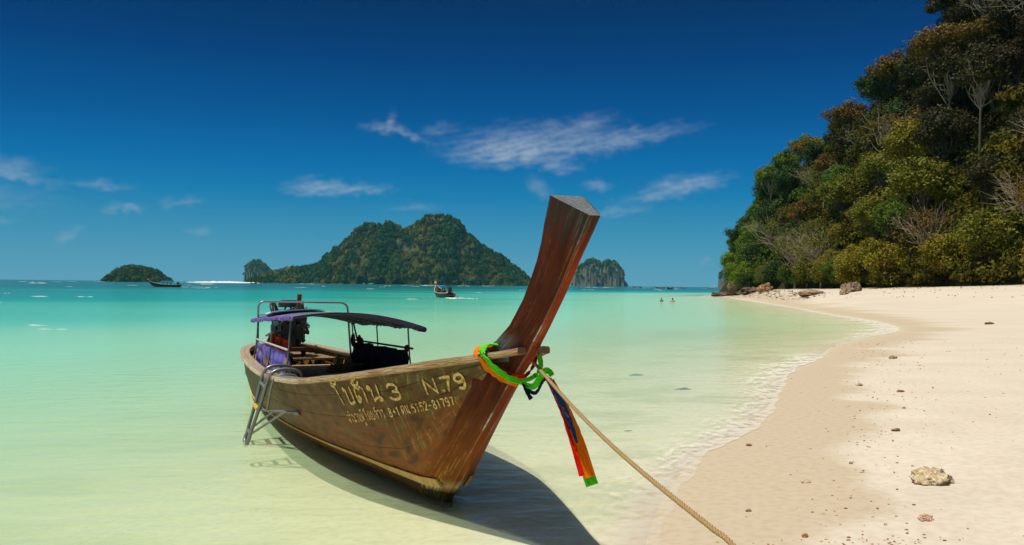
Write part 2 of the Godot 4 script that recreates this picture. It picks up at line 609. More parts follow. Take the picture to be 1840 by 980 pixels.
func build_jungle() -> void:
	# the steep hillside under the trees
	var b := MB.new()
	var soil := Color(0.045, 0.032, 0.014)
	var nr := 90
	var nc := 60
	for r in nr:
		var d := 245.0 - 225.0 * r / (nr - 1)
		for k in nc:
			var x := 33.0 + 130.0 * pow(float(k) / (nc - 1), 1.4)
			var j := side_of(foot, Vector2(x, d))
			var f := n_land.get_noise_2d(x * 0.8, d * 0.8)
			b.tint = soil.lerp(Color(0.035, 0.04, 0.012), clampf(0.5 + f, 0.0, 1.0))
			b.pt(at(x, maxf(hill_at(x, d, j), -3.0), d), Vector2(x, d))
	for r in nr - 1:
		for k in nc - 1:
			b.quad(r * nc + k, r * nc + k + 1, (r + 1) * nc + k + 1, (r + 1) * nc + k)
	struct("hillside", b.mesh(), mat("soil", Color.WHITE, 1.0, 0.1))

	# leaves: green towards the point, olive and tan in the dry middle, dark brown green inland, where shade is put into the colour
	var leafs := {}
	for q in [["bright green", Color(0.13, 0.21, 0.006)], ["mid green", Color(0.08, 0.135, 0.008)], ["dark green", Color(0.035, 0.068, 0.012)], ["olive", Color(0.14, 0.145, 0.009)], ["yellow olive", Color(0.195, 0.165, 0.006)], ["rust brown", Color(0.14, 0.085, 0.010)], ["dark olive", Color(0.038, 0.034, 0.005)], ["dark brown", Color(0.038, 0.024, 0.005)]]:
		var lm := mat("leaf_" + q[0].replace(" ", "_"), q[1].linear_to_srgb(), 0.6, 0.3)
		lm.backlight_enabled = true
		lm.backlight = Color(0.5, 0.5, 0.35)
		leafs[q[0]] = lm
	mat("bark", lin(0.075, 0.06, 0.045), 0.9, 0.2)
	mat("pale_bark", lin(0.26, 0.21, 0.15), 0.85, 0.2)

	var kinds := {"rounded": [], "bushy": [], "spreading": [], "thin": [], "bare": []}
	for v in 3:
		kinds["rounded"].append(tree_meshes(100 + v, 8.0, 3.0, Vector3(2.7, 2.6, 2.7), 44, 260, 0.125, 0.2))
		kinds["bushy"].append(tree_meshes(200 + v, 4.6, 0.7, Vector3(2.6, 2.2, 2.6), 44, 260, 0.108, 0.11, 0.0, 4))
		kinds["spreading"].append(tree_meshes(300 + v, 9.5, 5.0, Vector3(3.6, 1.7, 3.6), 34, 240, 0.13, 0.22))
		kinds["thin"].append(tree_meshes(400 + v, 10.5, 6.0, Vector3(1.9, 2.3, 1.9), 22, 180, 0.125, 0.13, 0.2, 6))
		kinds["bare"].append(tree_meshes(500 + v, 7.0, 2.6, Vector3(3.0, 2.2, 3.0), 16, 120, 0.10, 0.14, 0.35, 26))
	var protos := {}
	for kind in kinds:
		for v in 3:
			var o := Node3D.new()
			o.name = {"rounded": "round_tree", "bushy": "bush", "spreading": "spreading_tree", "thin": "slender_tree", "bare": "bare_tree"}[kind]
			part("trunk", kinds[kind][v][1], M.pale_bark if kind in ["bare", "thin"] else M.bark, o)
			part("crown", kinds[kind][v][0], leafs["olive"], o)
			protos[kind + str(v)] = o

	# where they stand: a scatter over the slope that the beach looks at
	var r := RandomNumberGenerator.new()
	r.seed = 77
	var spots := [[44.1, 90.0, 6.5, "thin", "dark olive", 1.22], [44.3, 103.0, 6.5, "bare", "rust brown", 1.35], [42.7, 122.0, 4.7, "thin", "rust brown", 1.0], [52.0, 98.0, 14.0, "bare", "dark brown", 1.3], [49.5, 84.0, 12.0, "bare", "dark brown", 1.3]]
	for k in 16000:
		if spots.size() >= 292: break
		var d := r.randf_range(34.0, 180.0)
		var x := r.randf_range(36.0, 100.0)
		var bear := x / d
		if bear > 1.25 or bear < 0.2525: continue
		var j := side_of(foot, Vector2(x, d))
		if j < -0.4 or j > 25.0: continue
		var room := (2.2 if bear > 0.63 else 1.0) * (2.3 if j < 2.0 else 2.65 + j * 0.05)
		var ok := true
		for s in spots:
			if Vector2(x - s[0], d - s[1]).length_squared() < room * room:
				ok = false
				break
		if ok: spots.append([x, d, j])
	# rows by height on the slope, counted from the point
	var rows := [[], [], [], [], []]
	for s in spots:
		rows[0 if s[2] < 1.6 else 1 if s[2] < 6.0 else 2 if s[2] < 12.0 else 3 if s[2] < 19.0 else 4].append(s)
	var where := ["foot of hill", "lower slope", "mid slope", "upper slope", "crest"]
	for w in 5:
		rows[w].sort_custom(func(a, c): return a[0] / a[1] < c[0] / c[1])
		for i in rows[w].size():
			var s: Array = rows[w][i]
			var x: float = s[0]
			var d: float = s[1]
			var bear := x / d
			var u := r.randf()
			var patch := n_land.get_noise_2d(x * 0.55 + 90.0, d * 0.35)
			var kind := "rounded"
			if w == 0: kind = "bushy" if u < 0.85 else "bare"
			elif w == 1: kind = "bushy" if u < 0.5 else "rounded" if u < 0.8 else "bare" if u < 0.9 else "thin"
			elif w == 4: kind = "rounded" if u < 0.66 else "bushy" if u < 0.86 else "bare"
			else: kind = "rounded" if u < 0.55 or w == 3 and u < 0.72 else "spreading" if u < 0.72 else "thin" if u < 0.84 and w < 3 else "bare" if u < 0.93 else "bushy"
			var c := "olive"
			var q := r.randf() + patch * 0.5
			if bear < 0.285: c = "bright green" if q < 0.35 and w < 2 else "mid green" if q < 0.8 else "dark green"
			elif bear < 0.36: c = "mid green" if q < 0.35 else "olive" if q < 0.6 else "dark green" if q < 0.85 else "rust brown"
			elif bear < 0.48: c = ("yellow olive" if q < 0.5 else "olive" if q < 0.85 else "mid green") if w < 2 else "dark green" if q < 0.35 else "dark olive" if q < 0.7 else "rust brown" if q < 0.85 else "olive"
			else: c = ("olive" if q < 0.35 else "dark olive" if q < 0.6 else "yellow olive") if w == 0 else ("dark olive" if q < 0.5 else "olive" if q < 0.8 else "dark brown") if w == 1 else "dark brown" if q < 0.5 else "dark olive" if q < 0.95 else "rust brown"  # darker leaves inland and upslope stand in for shade
			if kind == "bare": c = "rust brown" if u < 0.5 or bear > 0.4 else "olive"
			if s.size() > 3:
				kind = s[3]
				c = s[4]
			var t: Node3D = protos[kind + str(r.randi() % 3)].duplicate()
			t.name = numbered(String(t.name))
			add_child(t)
			var y := maxf(hill_at(x, d, s[2]), ground_at(x, d))
			var size: float = r.randf_range(0.8, 1.2) * (1.0 if w < 4 else 1.1) if s.size() == 3 else s[5]
			t.position = at(x, y - 0.1, d)
			t.rotation.y = r.randf() * TAU
			t.scale = Vector3(size * r.randf_range(0.9, 1.15), size, size * r.randf_range(0.9, 1.15))
			t.get_node("crown").material_override = leafs[c]
			var shape: String = {"rounded": "round crowned tree", "bushy": "leafy bush", "spreading": "flat topped tree", "thin": "slender tree", "bare": "nearly bare branching tree"}[kind]
			tag(t, "%s %s, %s row, %s from rocky point" % [c, shape, where[w], ordinal(i + 1)], "bush" if kind == "bushy" else "tree", "trees and bushes of the jungle headland")
	for o in protos.values(): o.free()

	# undergrowth that fills the slope between them
	var cl := MB.new()
	for k in 320:
		var o := rand_dir(r)
		o.y = absf(o.y)
		var t := r.randf_range(0.7, 1.3)
		cl.tint = Color(t * r.randf_range(0.9, 1.2), t, t)
		leaf(cl, o * Vector3(1.4, 0.9, 1.4) * pow(r.randf(), 0.4), (o * 0.7 + rand_dir(r) * 0.8).normalized(), r.randf_range(0.09, 0.17), r)
	var places := []
	for k in 30000:
		if places.size() >= 9500: break
		var d := r.randf_range(34.0, 182.0)
		var x := r.randf_range(36.0, 110.0)
		if x / d > 1.3 or x / d < 0.2525: continue
		var j := side_of(foot, Vector2(x, d))
		if j < 0.4 or j > 34.0: continue
		places.append(Vector3(x, d, j))
	var mm := MultiMesh.new()
	mm.transform_format = MultiMesh.TRANSFORM_3D
	mm.use_colors = true
	mm.mesh = cl.mesh(false)
	mm.instance_count = places.size()
	for k in places.size():
		var p: Vector3 = places[k]
		var sc := r.randf_range(0.7, 1.5)
		var lift := 4.2 * pow(r.randf(), 1.3) * smoothstep(1.0, 4.0, p.z)
		for s in spots:
			if s.size() > 3 and absf(p.x / p.y - s[0] / s[1]) < 0.022 and p.y < s[1] + 2.0: lift = 0.0
		mm.set_instance_transform(k, Transform3D(Basis(Vector3.UP, r.randf() * TAU).scaled(Vector3(sc, sc * 1.1, sc)), at(p.x, maxf(hill_at(p.x, p.y, p.z), ground_at(p.x, p.y)) + 0.1 + lift, p.y)))
		var bear := p.x / p.y
		var green := smoothstep(0.40, 0.27, bear)
		mm.set_instance_color(k, Color(0.10, 0.085, 0.007).lerp(Color(0.026, 0.021, 0.004), clampf(smoothstep(3.0, 9.0, p.z) * smoothstep(0.3, 0.45, bear) + r.randf_range(-0.3, 0.3), 0.0, 1.0)).lerp(Color(0.055, 0.10, 0.008), clampf(green + r.randf_range(-0.4, 0.4), 0.0, 1.0)) * r.randf_range(0.6, 1.25))  # tint darkens up the inland slope to carry its shade
	var mi := MultiMeshInstance3D.new()
	mi.name = "undergrowth"
	mi.multimesh = mm
	mi.material_override = mat("undergrowth_leaf", Color.WHITE, 0.7, 0.2)
	add_child(mi)
	tag(mi, "dark tangled undergrowth between the trees of the headland", "undergrowth", "", "stuff")

# ---------------------------------------------------------------- islands
# outline: the ridge seen from the beach, as metres across from the middle and metres of height
func island(called: String, label: String, mid: Vector2, outline: Array, deep: float, cliff: float, trees: int, crown: float, seed_: int, rock := false, hues := []) -> void:
	var o := thing(called, label, "island", at(mid.x, 0, mid.y))
	var r := RandomNumberGenerator.new()
	r.seed = seed_
	var xs := []
	var ys := []
	for q in outline:
		xs.append(q[0])
		ys.append(q[1])
	var lo: float = xs[0]
	var hi: float = xs[xs.size() - 1]
	var n1 := noise(seed_, 2.2 / (hi - lo) * 3.0, 5)
	var height := func(x: float, z: float) -> float:
		var wob := n1.get_noise_2d(x * 1.7 + 300.0, z * 1.7) * deep * 0.22
		var wide := deep * (0.55 + 0.45 * sin(PI * clampf((x - lo) / (hi - lo), 0.0, 1.0)))
		var f := clampf(absf(z + wob) / wide, 0.0, 1.0)
		var rid := 0.0
		for k in xs.size() - 1:
			if x >= xs[k] and x <= xs[k + 1]:
				rid = lerpf(ys[k], ys[k + 1], (x - xs[k]) / maxf(xs[k + 1] - xs[k], 0.001))
		return rid * (1.0 - pow(f, cliff)) * (1.0 + 0.16 * n1.get_noise_2d(x * 2.0, z * 2.0)) - 1.5 * smoothstep(0.9, 1.0, f)
	var b := MB.new()
	var nx := 120
	var nz := 56
	var heights := []
	for i in nz + 1:
		var f := 2.0 * i / nz - 1.0
		var z := -deep * signf(f) * pow(absf(f), 0.8)
		for k in nx + 1:
			var x := lerpf(lo, hi, float(k) / nx)
			var h: float = height.call(x, z)
			b.pt(Vector3(x, h, z), Vector2(x, z))
	for i in nz:
		for k in nx:
			b.quad(i * (nx + 1) + k, (i + 1) * (nx + 1) + k, (i + 1) * (nx + 1) + k + 1, i * (nx + 1) + k + 1)
	var m := b.mesh()
	var na: PackedVector3Array = m.surface_get_arrays(0)[Mesh.ARRAY_NORMAL]
	var streak := noise(seed_ + 5, 22.0 / (hi - lo), 4)
	for k in b.v.size():
		var p := b.v[k]
		var flat := absf(na[k].y)
		var s := streak.get_noise_3d(p.x * 2.0, p.y * 0.35, p.z * 2.0)
		var veg := Color(0.03, 0.052, 0.012)
		var stone := Color(0.16, 0.16, 0.14).lerp(Color(0.34, 0.26, 0.15), clampf(s * 1.6, 0.0, 1.0)).lerp(Color(0.07, 0.08, 0.07), clampf(-s * 2.0, 0.0, 1.0))
		b.col[k] = stone.lerp(veg, clampf(smoothstep(0.28, 0.6, flat) + s * 0.6, 0.0, 1.0)) if rock else veg.lerp(Color(0.13, 0.10, 0.03), clampf(s * 1.4 + 0.1, 0.0, 0.8)).lerp(stone * 0.6, smoothstep(0.7, 0.45, flat) * smoothstep(40.0, 60.0, p.y) * 0.6)
	part("rock_face" if rock else "slope", b.mesh(), M.far_ground, o)
	# its forest reads as one mass: crowns over the slope
	var cm := MB.new()
	for k in 70:
		var d := rand_dir(r)
		d.y = absf(d.y) * 1.1 - 0.15
		var t := r.randf_range(0.7, 1.3)
		cm.tint = Color(t, t, t)
		leaf(cm, d * Vector3(1, 0.85, 1) * pow(r.randf(), 0.35), (d + rand_dir(r) * 0.6).normalized(), r.randf_range(0.2, 0.34), r)
	var mm := MultiMesh.new()
	mm.transform_format = MultiMesh.TRANSFORM_3D
	mm.use_colors = true
	mm.mesh = cm.mesh(false)
	var ts := []
	var cs := []
	for k in trees * 6:
		if ts.size() >= trees: break
		var x := r.randf_range(lo, hi)
		var z := deep * (1.0 - 1.35 * pow(r.randf(), 0.9))
		var h: float = height.call(x, z)
		if h < crown * 0.15: continue
		var hx: float = height.call(x + 1.5, z) - h
		var hz: float = height.call(x, z + 1.5) - h
		var steep := Vector2(hx, hz).length() / 1.5
		if rock and steep > 2.2 and r.randf() > 0.22: continue
		if not rock and h > 35.0 and steep > 1.1 and n1.get_noise_2d(x * 3.0, h * 2.0 + z) > 0.36: continue
		var sc := crown * r.randf_range(0.4, 1.2)
		ts.append(Transform3D(Basis(Vector3.UP, r.randf() * TAU).scaled(Vector3(sc, sc * r.randf_range(0.7, 1.6), sc)), Vector3(x, h + sc * 0.1, z)))
		var dry := clampf(n1.get_noise_2d(x * 1.3 + 77.0, z * 1.3 + h * 1.5) * 3.0 + r.randf_range(-0.18, 0.18) + (0.25 if x < 0.0 and h > 20.0 and not rock else -0.1), 0.0, 1.0)
		var c := Color(0.014, 0.055, 0.018).lerp(Color(0.045, 0.105, 0.018), r.randf())
		cs.append(c.lerp(Color(0.17, 0.15, 0.03), dry * 0.75) * r.randf_range(0.5, 1.35))
	mm.instance_count = ts.size()
	for k in ts.size():
		mm.set_instance_transform(k, ts[k])
		mm.set_instance_color(k, cs[k])
	var mi := MultiMeshInstance3D.new()
	mi.name = "forest"
	mi.multimesh = mm
	mi.material_override = M.far_leaf
	mi.set_meta("kind", "stuff")
	o.add_child(mi, true)

# outline given as bearings and elevations (in thousandths) as measured from the beach
func ridge(dist: float, mid: float, q: Array, less := 0.0) -> Array:
	var out := []
	for p in q:
		out.append([(p[0] - mid) * dist / 1600.0, maxf((p[1] - less) * dist / 1600.0, 0.0)])
	return out

func build_islands() -> void:
	mat("far_ground", Color.WHITE, 1.0, 0.1)
	mat("far_leaf", Color.WHITE, 0.8, 0.15)
	island("island", "large forested island with two rounded summits far across the bay", Vector2(-200, 1500), ridge(1500, -213, [[-460, 0], [-452, 10], [-438, 20], [-425, 24], [-400, 27], [-360, 33], [-340, 41], [-320, 58], [-298, 79], [-280, 95], [-265, 109], [-240, 108], [-215, 108], [-203, 100], [-180, 99], [-172, 109], [-155, 118], [-130, 124], [-105, 120], [-90, 112], [-86, 96], [-70, 88], [-40, 68], [-10, 47], [12, 30], [28, 18], [38, 0]], 5.0), 130, 1.5, 5200, 5.2, 601)
	island("island", "small low wooded island on the horizon, leftmost of the islands", Vector2(-503, 1200), ridge(1200, -671, [[-727, 0], [-718, 12], [-705, 21], [-692, 27], [-680, 28], [-660, 25], [-645, 21], [-632, 13], [-622, 6], [-618, 0]], 3.0), 42, 2.2, 900, 3.9, 602)
	island("island", "dark limestone stack beside the tail of the large island", Vector2(-716, 2500), ridge(2500, -458, [[-478, 0], [-477, 27], [-468, 34], [-459, 38], [-450, 33], [-440, 26], [-432, 14], [-430, 0]], 1.0), 40, 5.0, 500, 6.0, 603, true)
	island("island", "double limestone rock island with grey cliffs in the middle distance", Vector2(212, 2200), ridge(2200, 154, [[108, 0], [109, 20], [114, 31], [127, 38], [134, 44], [147, 46], [157, 41], [160, 35], [163, 41], [174, 44], [186, 42], [195, 31], [200, 21], [200.5, 8], [203, 6], [204, 0]], 2.0), 55, 6.0, 800, 5.0, 604, true)
	island("island", "small limestone stack seen past the tip of the headland", Vector2(486, 2000), ridge(2000, 388, [[372, 0], [373, 18], [377, 26], [384, 29], [395, 28], [402, 20], [405, 0]], 1.0), 28, 5.0, 300, 5.0, 605, true)
	# white sandbar between the two left islands
	var b := MB.new()
	b.tint = Color(0.72, 0.68, 0.6)
	var rows := []
	for i in 7:
		var f := i / 6.0
		var row := PackedVector3Array()
		for k in 61:
			var t := k / 60.0
			var e := sin(PI * clampf(t * 1.02, 0.0, 1.0))
			row.append(at(lerpf(-425, -330, t), -0.3 + 2.3 * sin(PI * f) * (0.35 + 0.65 * e) * (1.0 + 0.5 * n_land.get_noise_1d(t * 160.0)), 1180 - 24 * f))
		rows.append(row)
	b.grid(rows)
	struct("sandbar", b.mesh(), M.sand_plain)

# ---------------------------------------------------------------- the longtail boat
# its own axes: x to the far side, y up from the water, z forward; s = metres aft of the forefoot (z = -s)
const SB := [-1.58, -1.2, -0.8, -0.16, 0.5, 0.9, 1.5, 2.2, 3.1, 4.2, 5.3, 6.3, 7.3, 8.0, 8.3, 8.5, 8.65, 8.72, 8.74]
const BB := [0.045, 0.15, 0.275, 0.475, 0.66, 0.74, 0.815, 0.865, 0.895, 0.89, 0.86, 0.81, 0.73, 0.64, 0.56, 0.45, 0.28, 0.13, 0.0]
const SH := [-1.58, -1.2, -0.8, -0.16, 0.5, 0.9, 1.5, 2.2, 3.1, 4.2, 5.3, 6.3, 7.3, 8.0, 8.45, 8.74]
const HH := [1.235, 1.168, 1.108, 1.0, 0.896, 0.842, 0.765, 0.705, 0.65, 0.612, 0.60, 0.585, 0.565, 0.57, 0.59, 0.61]
const SK := [0.0, 0.5, 1.0, 2.0, 4.0, 6.0, 7.3, 8.2, 8.74]
const KK := [-0.02, -0.07, -0.10, -0.15, -0.20, -0.20, -0.12, 0.0, 0.12]
const SP := [-1.6, -0.8, 0.0, 0.35, 1.0, 2.2, 3.3, 4.3, 5.4, 7.0, 8.74]
const PP := [0.85, 0.8, 0.68, 0.64, 0.58, 0.45, 0.34, 0.25, 0.18, 0.16, 0.3]
var boat_frame := Transform3D(Basis(Vector3.UP, deg_to_rad(22.6)), Vector3(-0.46, 0, -6.6))

func hull(s: float, v: float, side: float, out := 0.0) -> Vector3:
	var b := tab(s, SB, BB)
	var h := tab(s, SH, HH)
	var k := tab(s, SK, KK) if s >= 0.0 else -0.8 * s - 0.02
	var um := minf(0.03, b)
	var u := um + (b - um) * pow(v, tab(s, SP, PP))
	return Vector3(side * (u + out), k + (h - k) * v, -s)

# the point of the hull's side at height y
func hull_y(s: float, y: float, side: float, out := 0.0) -> Vector3:
	var h := tab(s, SH, HH)
	var k := tab(s, SK, KK) if s >= 0.0 else -0.8 * s - 0.02
	return hull(s, clampf((y - k) / (h - k), 0.0, 1.0), side, out)

func in_boat(called: String, label: String, category: String, base: Vector3, group := "") -> Node3D:
	var o := thing(called, label, category, Vector3.ZERO, group)
	o.transform = boat_frame * Transform3D(Basis(), base)
	return o

func mb_at(base: Vector3) -> MB:
	var b := MB.new()
	b.off = base
	return b

func boat_materials() -> void:
	var hw := mat("hull_wood", Color.WHITE, 0.62, 0.35)
	hw.vertex_color_use_as_albedo = false
	hw.albedo_texture = hull_texture()
	hw.heightmap_enabled = true
	hw.heightmap_texture = ntex(noise(63, 0.03, 4), 256)
	hw.heightmap_scale = 0.4
	var st := mat("stem_wood", Color.WHITE, 0.75, 0.25)
	# pale salt runs down the dark red timber
	st.albedo_texture = salt_texture()
	st.heightmap_enabled = true
	st.heightmap_texture = hw.heightmap_texture
	st.heightmap_scale = 0.25
	var rw := mat("rail_wood", Color.WHITE, 0.8, 0.3)
	rw.albedo_texture = ntex(noise(65, 0.02, 5), 512, [[0.0, Color(0.6, 0.56, 0.52)], [0.35, Color(0.84, 0.82, 0.79)], [0.6, Color(0.96, 0.95, 0.93)], [1.0, Color(1, 1, 1)]])
	rw.uv1_scale = Vector3(0.7, 5.0, 1)
	rw.heightmap_enabled = true
	rw.heightmap_texture = hw.heightmap_texture
	rw.heightmap_scale = 0.4
	var dw := mat("deck_wood", Color.WHITE, 0.85, 0.25)
	tri_tex(dw, ntex(noise(66, 0.03, 4), 256, [[0.0, Color(0.6, 0.56, 0.52)], [0.5, Color(0.9, 0.88, 0.85)], [1.0, Color(1, 1, 1)]]), Vector3(3, 3, 0.7))
	var lt := mat("lettering_paint", lin(0.86, 0.58, 0.25), 0.75, 0.3)
	lt.albedo_texture = ntex(noise(67, 0.05, 4), 256, [[0.0, Color(0.5, 0.42, 0.33)], [0.40, Color(0.85, 0.8, 0.72)], [0.55, Color(0.95, 0.93, 0.9)], [1.0, Color(1, 1, 1)]])
	lt.uv1_scale = Vector3(2, 2, 2)
	mat("steel", lin(0.22, 0.22, 0.21), 0.4, 0.5, 0.5)
	mat("dark_metal", lin(0.035, 0.035, 0.038), 0.5, 0.5, 0.4)
	mat("rust_metal", lin(0.12, 0.055, 0.03), 0.8, 0.3)
	mat("yellow_paint", lin(0.55, 0.33, 0.03), 0.5)
	mat("post_paint", lin(0.10, 0.125, 0.14), 0.5)
	var cl := mat("canopy_cloth", Color.WHITE, 0.85, 0.2)
	cl.backlight_enabled = true
	cl.backlight = Color(0.45, 0.45, 0.45)
	tri_tex(cl, ntex(noise(68, 0.05, 3), 256, [[0.0, Color(0.78, 0.78, 0.78)], [0.6, Color(1, 1, 1)], [1.0, Color(1, 1, 1)]]), Vector3(2, 2, 2))
	var cu := mat("curtain_cloth", Color.WHITE, 0.9, 0.15)
	cu.backlight_enabled = true
	cu.backlight = Color(0.3, 0.3, 0.3)
	mat("ribbon_cloth", Color.WHITE, 0.7, 0.25)
	M.ribbon_cloth.backlight_enabled = true
	M.ribbon_cloth.backlight = Color(0.9, 0.9, 0.9)
	var rp := mat("rope_fibre", lin(0.48, 0.33, 0.17), 0.9, 0.2)
	tri_tex(rp, ntex(noise(69, 0.08, 3), 128, [[0.0, Color(0.7, 0.66, 0.6)], [1.0, Color(1, 1, 1)]]), Vector3(14, 14, 14))
	mat("vest_cloth", lin(0.75, 0.07, 0.02), 0.85, 0.2)
	mat("blue_plastic", lin(0.03, 0.16, 0.36), 0.5)

# weathered planking over the length (u: s from -2 to 9 m) and height (v: 0..1.1) of the side
func hull_texture() -> ImageTexture:
	var w := 1536
	var h := 448
	var im := Image.create(w, h, false, Image.FORMAT_RGB8)
	var blot := noise(61, 1.0, 5)
	var thin := noise(62, 1.0, 3)
	for y in h:
		var v := 1.1 * (y + 0.5) / h
		for x in w:
			var s := -2.0 + 11.0 * (x + 0.5) / w
			var n := blot.get_noise_2d(s * 1.1, v * 3.0)
			var n2 := blot.get_noise_2d(s * 3.5 + 60.0, v * 7.0 + 9.0)
			var grain := thin.get_noise_2d(s * 2.2, v * 46.0)
			var drip := thin.get_noise_2d(s * 26.0 + 200.0 + n * 1.5, v * 1.6)
			var fine := thin.get_noise_2d(s * 60.0 + 500.0, v * 9.0)
			var bow := smoothstep(0.6, -0.9, s)
			# golden brown, mossy towards the sheer, rusty low down near the stem
			var c := Color(0.40, 0.135, 0.010).lerp(Color(0.22, 0.09, 0.012), clampf(smoothstep(0.45, 0.95, v) + n * 1.2, 0.0, 1.0))
			c = c.lerp(Color(0.26, 0.18, 0.036), smoothstep(2.2, 4.5, s) * 0.75)
			c = c.lerp(Color(0.66, 0.20, 0.016), clampf(smoothstep(0.62, 0.15, v) * smoothstep(2.4, -0.3, s) * 0.9 + n2 * 0.7, 0.0, 0.9))
			c = c.lerp(Color(0.22, 0.23, 0.09), clampf(bow * 0.8 * smoothstep(0.42, 0.7, v) + n2 * 1.3 - 0.15, 0.0, 0.8))
			c = c.lerp(Color(0.05, 0.045, 0.018), clampf(-n2 * 1.9 - 0.25, 0.0, 0.75))
			c *= 0.43 + 0.11 * grain + 0.07 * fine + 0.15 * n
			# pale and dark runs down the side
			c = c.lerp(Color(0.46, 0.40, 0.25), clampf(drip * 3.0 - 1.0 + n2, 0.0, 1.0) * (0.16 + 0.45 * bow) * smoothstep(0.2, 0.6, v + n))
			c = c.lerp(Color(0.08, 0.055, 0.02), clampf(-drip * 2.6 - 0.55 + n, 0.0, 1.0) * 0.6)
			# wet and weedy along the bottom
			c = c.lerp(Color(0.04, 0.03, 0.012), smoothstep(0.26 + 0.03 * n2, 0.16, v + 0.14 * bow) * 0.9)
			im.set_pixel(x, y, Color(clampf(c.r * 1.02, 0, 1), clampf(c.g * 0.83, 0, 1), clampf(c.b * 0.42, 0, 1)).linear_to_srgb())
	return ImageTexture.create_from_image(im)

# pale salt runs and grain, multiplied over the dark red timber
func salt_texture() -> ImageTexture:
	var w := 512
	var h := 640
	var im := Image.create(w, h, false, Image.FORMAT_RGBF)
	var thin := noise(64, 1.0, 3)
	var blot := noise(63, 1.0, 4)
	for y in h:
		var v := 3.2 * y / h
		for x in w:
			var u := 1.6 * x / w
			var n := blot.get_noise_2d(u * 5.0, v * 2.4)
			var g := 0.86 + 0.22 * thin.get_noise_2d(u * 34.0, v * 2.0) + 0.3 * n
			var drip := thin.get_noise_2d(u * 64.0 + 30.0 + 0.5 * n, v * 0.8 + 4.0)
			var a := clampf(drip * 5.0 - 2.0 + n * 1.6, 0.0, 1.0)
			a *= clampf(0.75 + 2.0 * thin.get_noise_2d(u * 60.0, v * 14.0), 0.0, 1.0)
			im.set_pixel(x, y, Color(g, g, g).lerp(Color(2.4, 8.0, 14.0), a * 0.62))
	return ImageTexture.create_from_image(im)

func build_boat() -> void:
	boat_materials()
	var root := thing("longtail_boat", "weathered brown wooden longtail boat with tall red prow drawn up in the shallows", "boat")
	root.transform = boat_frame
	# planks: strakes between constant fractions of the side, on both sides
	var edges := [0.0, 0.2, 0.42, 0.66, 0.85, 1.0]
	for side in [-1.0, 1.0]:
		for e in edges.size() - 1:
			var v0: float = edges[e]
			var v1: float = edges[e + 1]
			var rows := []
			var uvs := PackedVector2Array()
			var nv := 9
			for i in nv + 3:
				# a groove along both edges
				var f: float = clampf(float(i - 1) / nv, 0.0, 1.0)
				var edge := i == 0 or i == nv + 2
				if i == nv + 1: f = 1.0 - 0.02
				if i == 1: f = 0.02
				var v: float = lerpf(v0, v1, f)
				if e == 0 and v < 0.1: v = v * v / 0.1
				if edge: v = v0 if i == 0 else v1
				var row := PackedVector3Array()
				for k in 73:
					var s0 := 0.0
					for it in 6:
						s0 = -1.25 * maxf(hull(s0, v, side).y, -0.1) + 0.18
					s0 = maxf(s0, -1.5)
					var t := k / 72.0
					var s: float = lerpf(s0, 8.74, 1.0 - pow(1.0 - t, 1.5))
					var p := hull(s, v, side, (-0.005 if edge else 0.0) + 0.0012 * e)
					row.append(p)
					uvs.append(Vector2((s + 2.0) / 11.0, v / 1.1))
				rows.append(row)
			var b := MB.new()
			b.grid(rows)
			b.uv = uvs
			part("plank", b.mesh(), M.hull_wood, root)
	# bottom: pale sheer batten just above the wet bottom
	for side in [-1.0, 1.0]:
		var b := MB.new()
		b.tint = Color(0.70, 0.46, 0.17)
		var secs := []
		for k in 61:
			var s: float = lerpf(-0.14, 7.6, pow(k / 60.0, 1.2))
			var y: float = tab(s, [-0.2, 0.4, 1.0, 2.5, 4.0, 7.6], [0.165, 0.158, 0.152, 0.11, 0.075, 0.05])
			var hh: float = tab(s, [-0.2, 0.4, 1.0, 2.5, 4.0, 7.6], [0.034, 0.026, 0.018, 0.012, 0.01, 0.01])
			secs.append(PackedVector3Array([hull_y(s, y - hh, side, -0.004), hull_y(s, y - hh, side, 0.018), hull_y(s, y + hh, side, 0.018), hull_y(s, y + hh, side, -0.004)]))
		b.loft(secs)
		part("batten", b.mesh(false), M.rail_wood, root)
	var kb := MB.new()
	kb.tint = Color(0.05, 0.035, 0.015)
	var ks := []
	for i in 41:
		var s: float = lerpf(-0.02, 8.6, i / 40.0)
		var y := tab(s, SK, KK)
		ks.append(PackedVector3Array([Vector3(-0.036, y - 0.03, -s), Vector3(0.036, y - 0.03, -s), Vector3(0.036, y + 0.02, -s), Vector3(-0.036, y + 0.02, -s)]))
	kb.loft(ks)
	part("keel", kb.mesh(false), M.rail_wood, root)
	build_stem(root)
	build_rails(root)
	build_inside(root)
	build_lettering(root)
	build_engine(root)
	build_canopy(root)

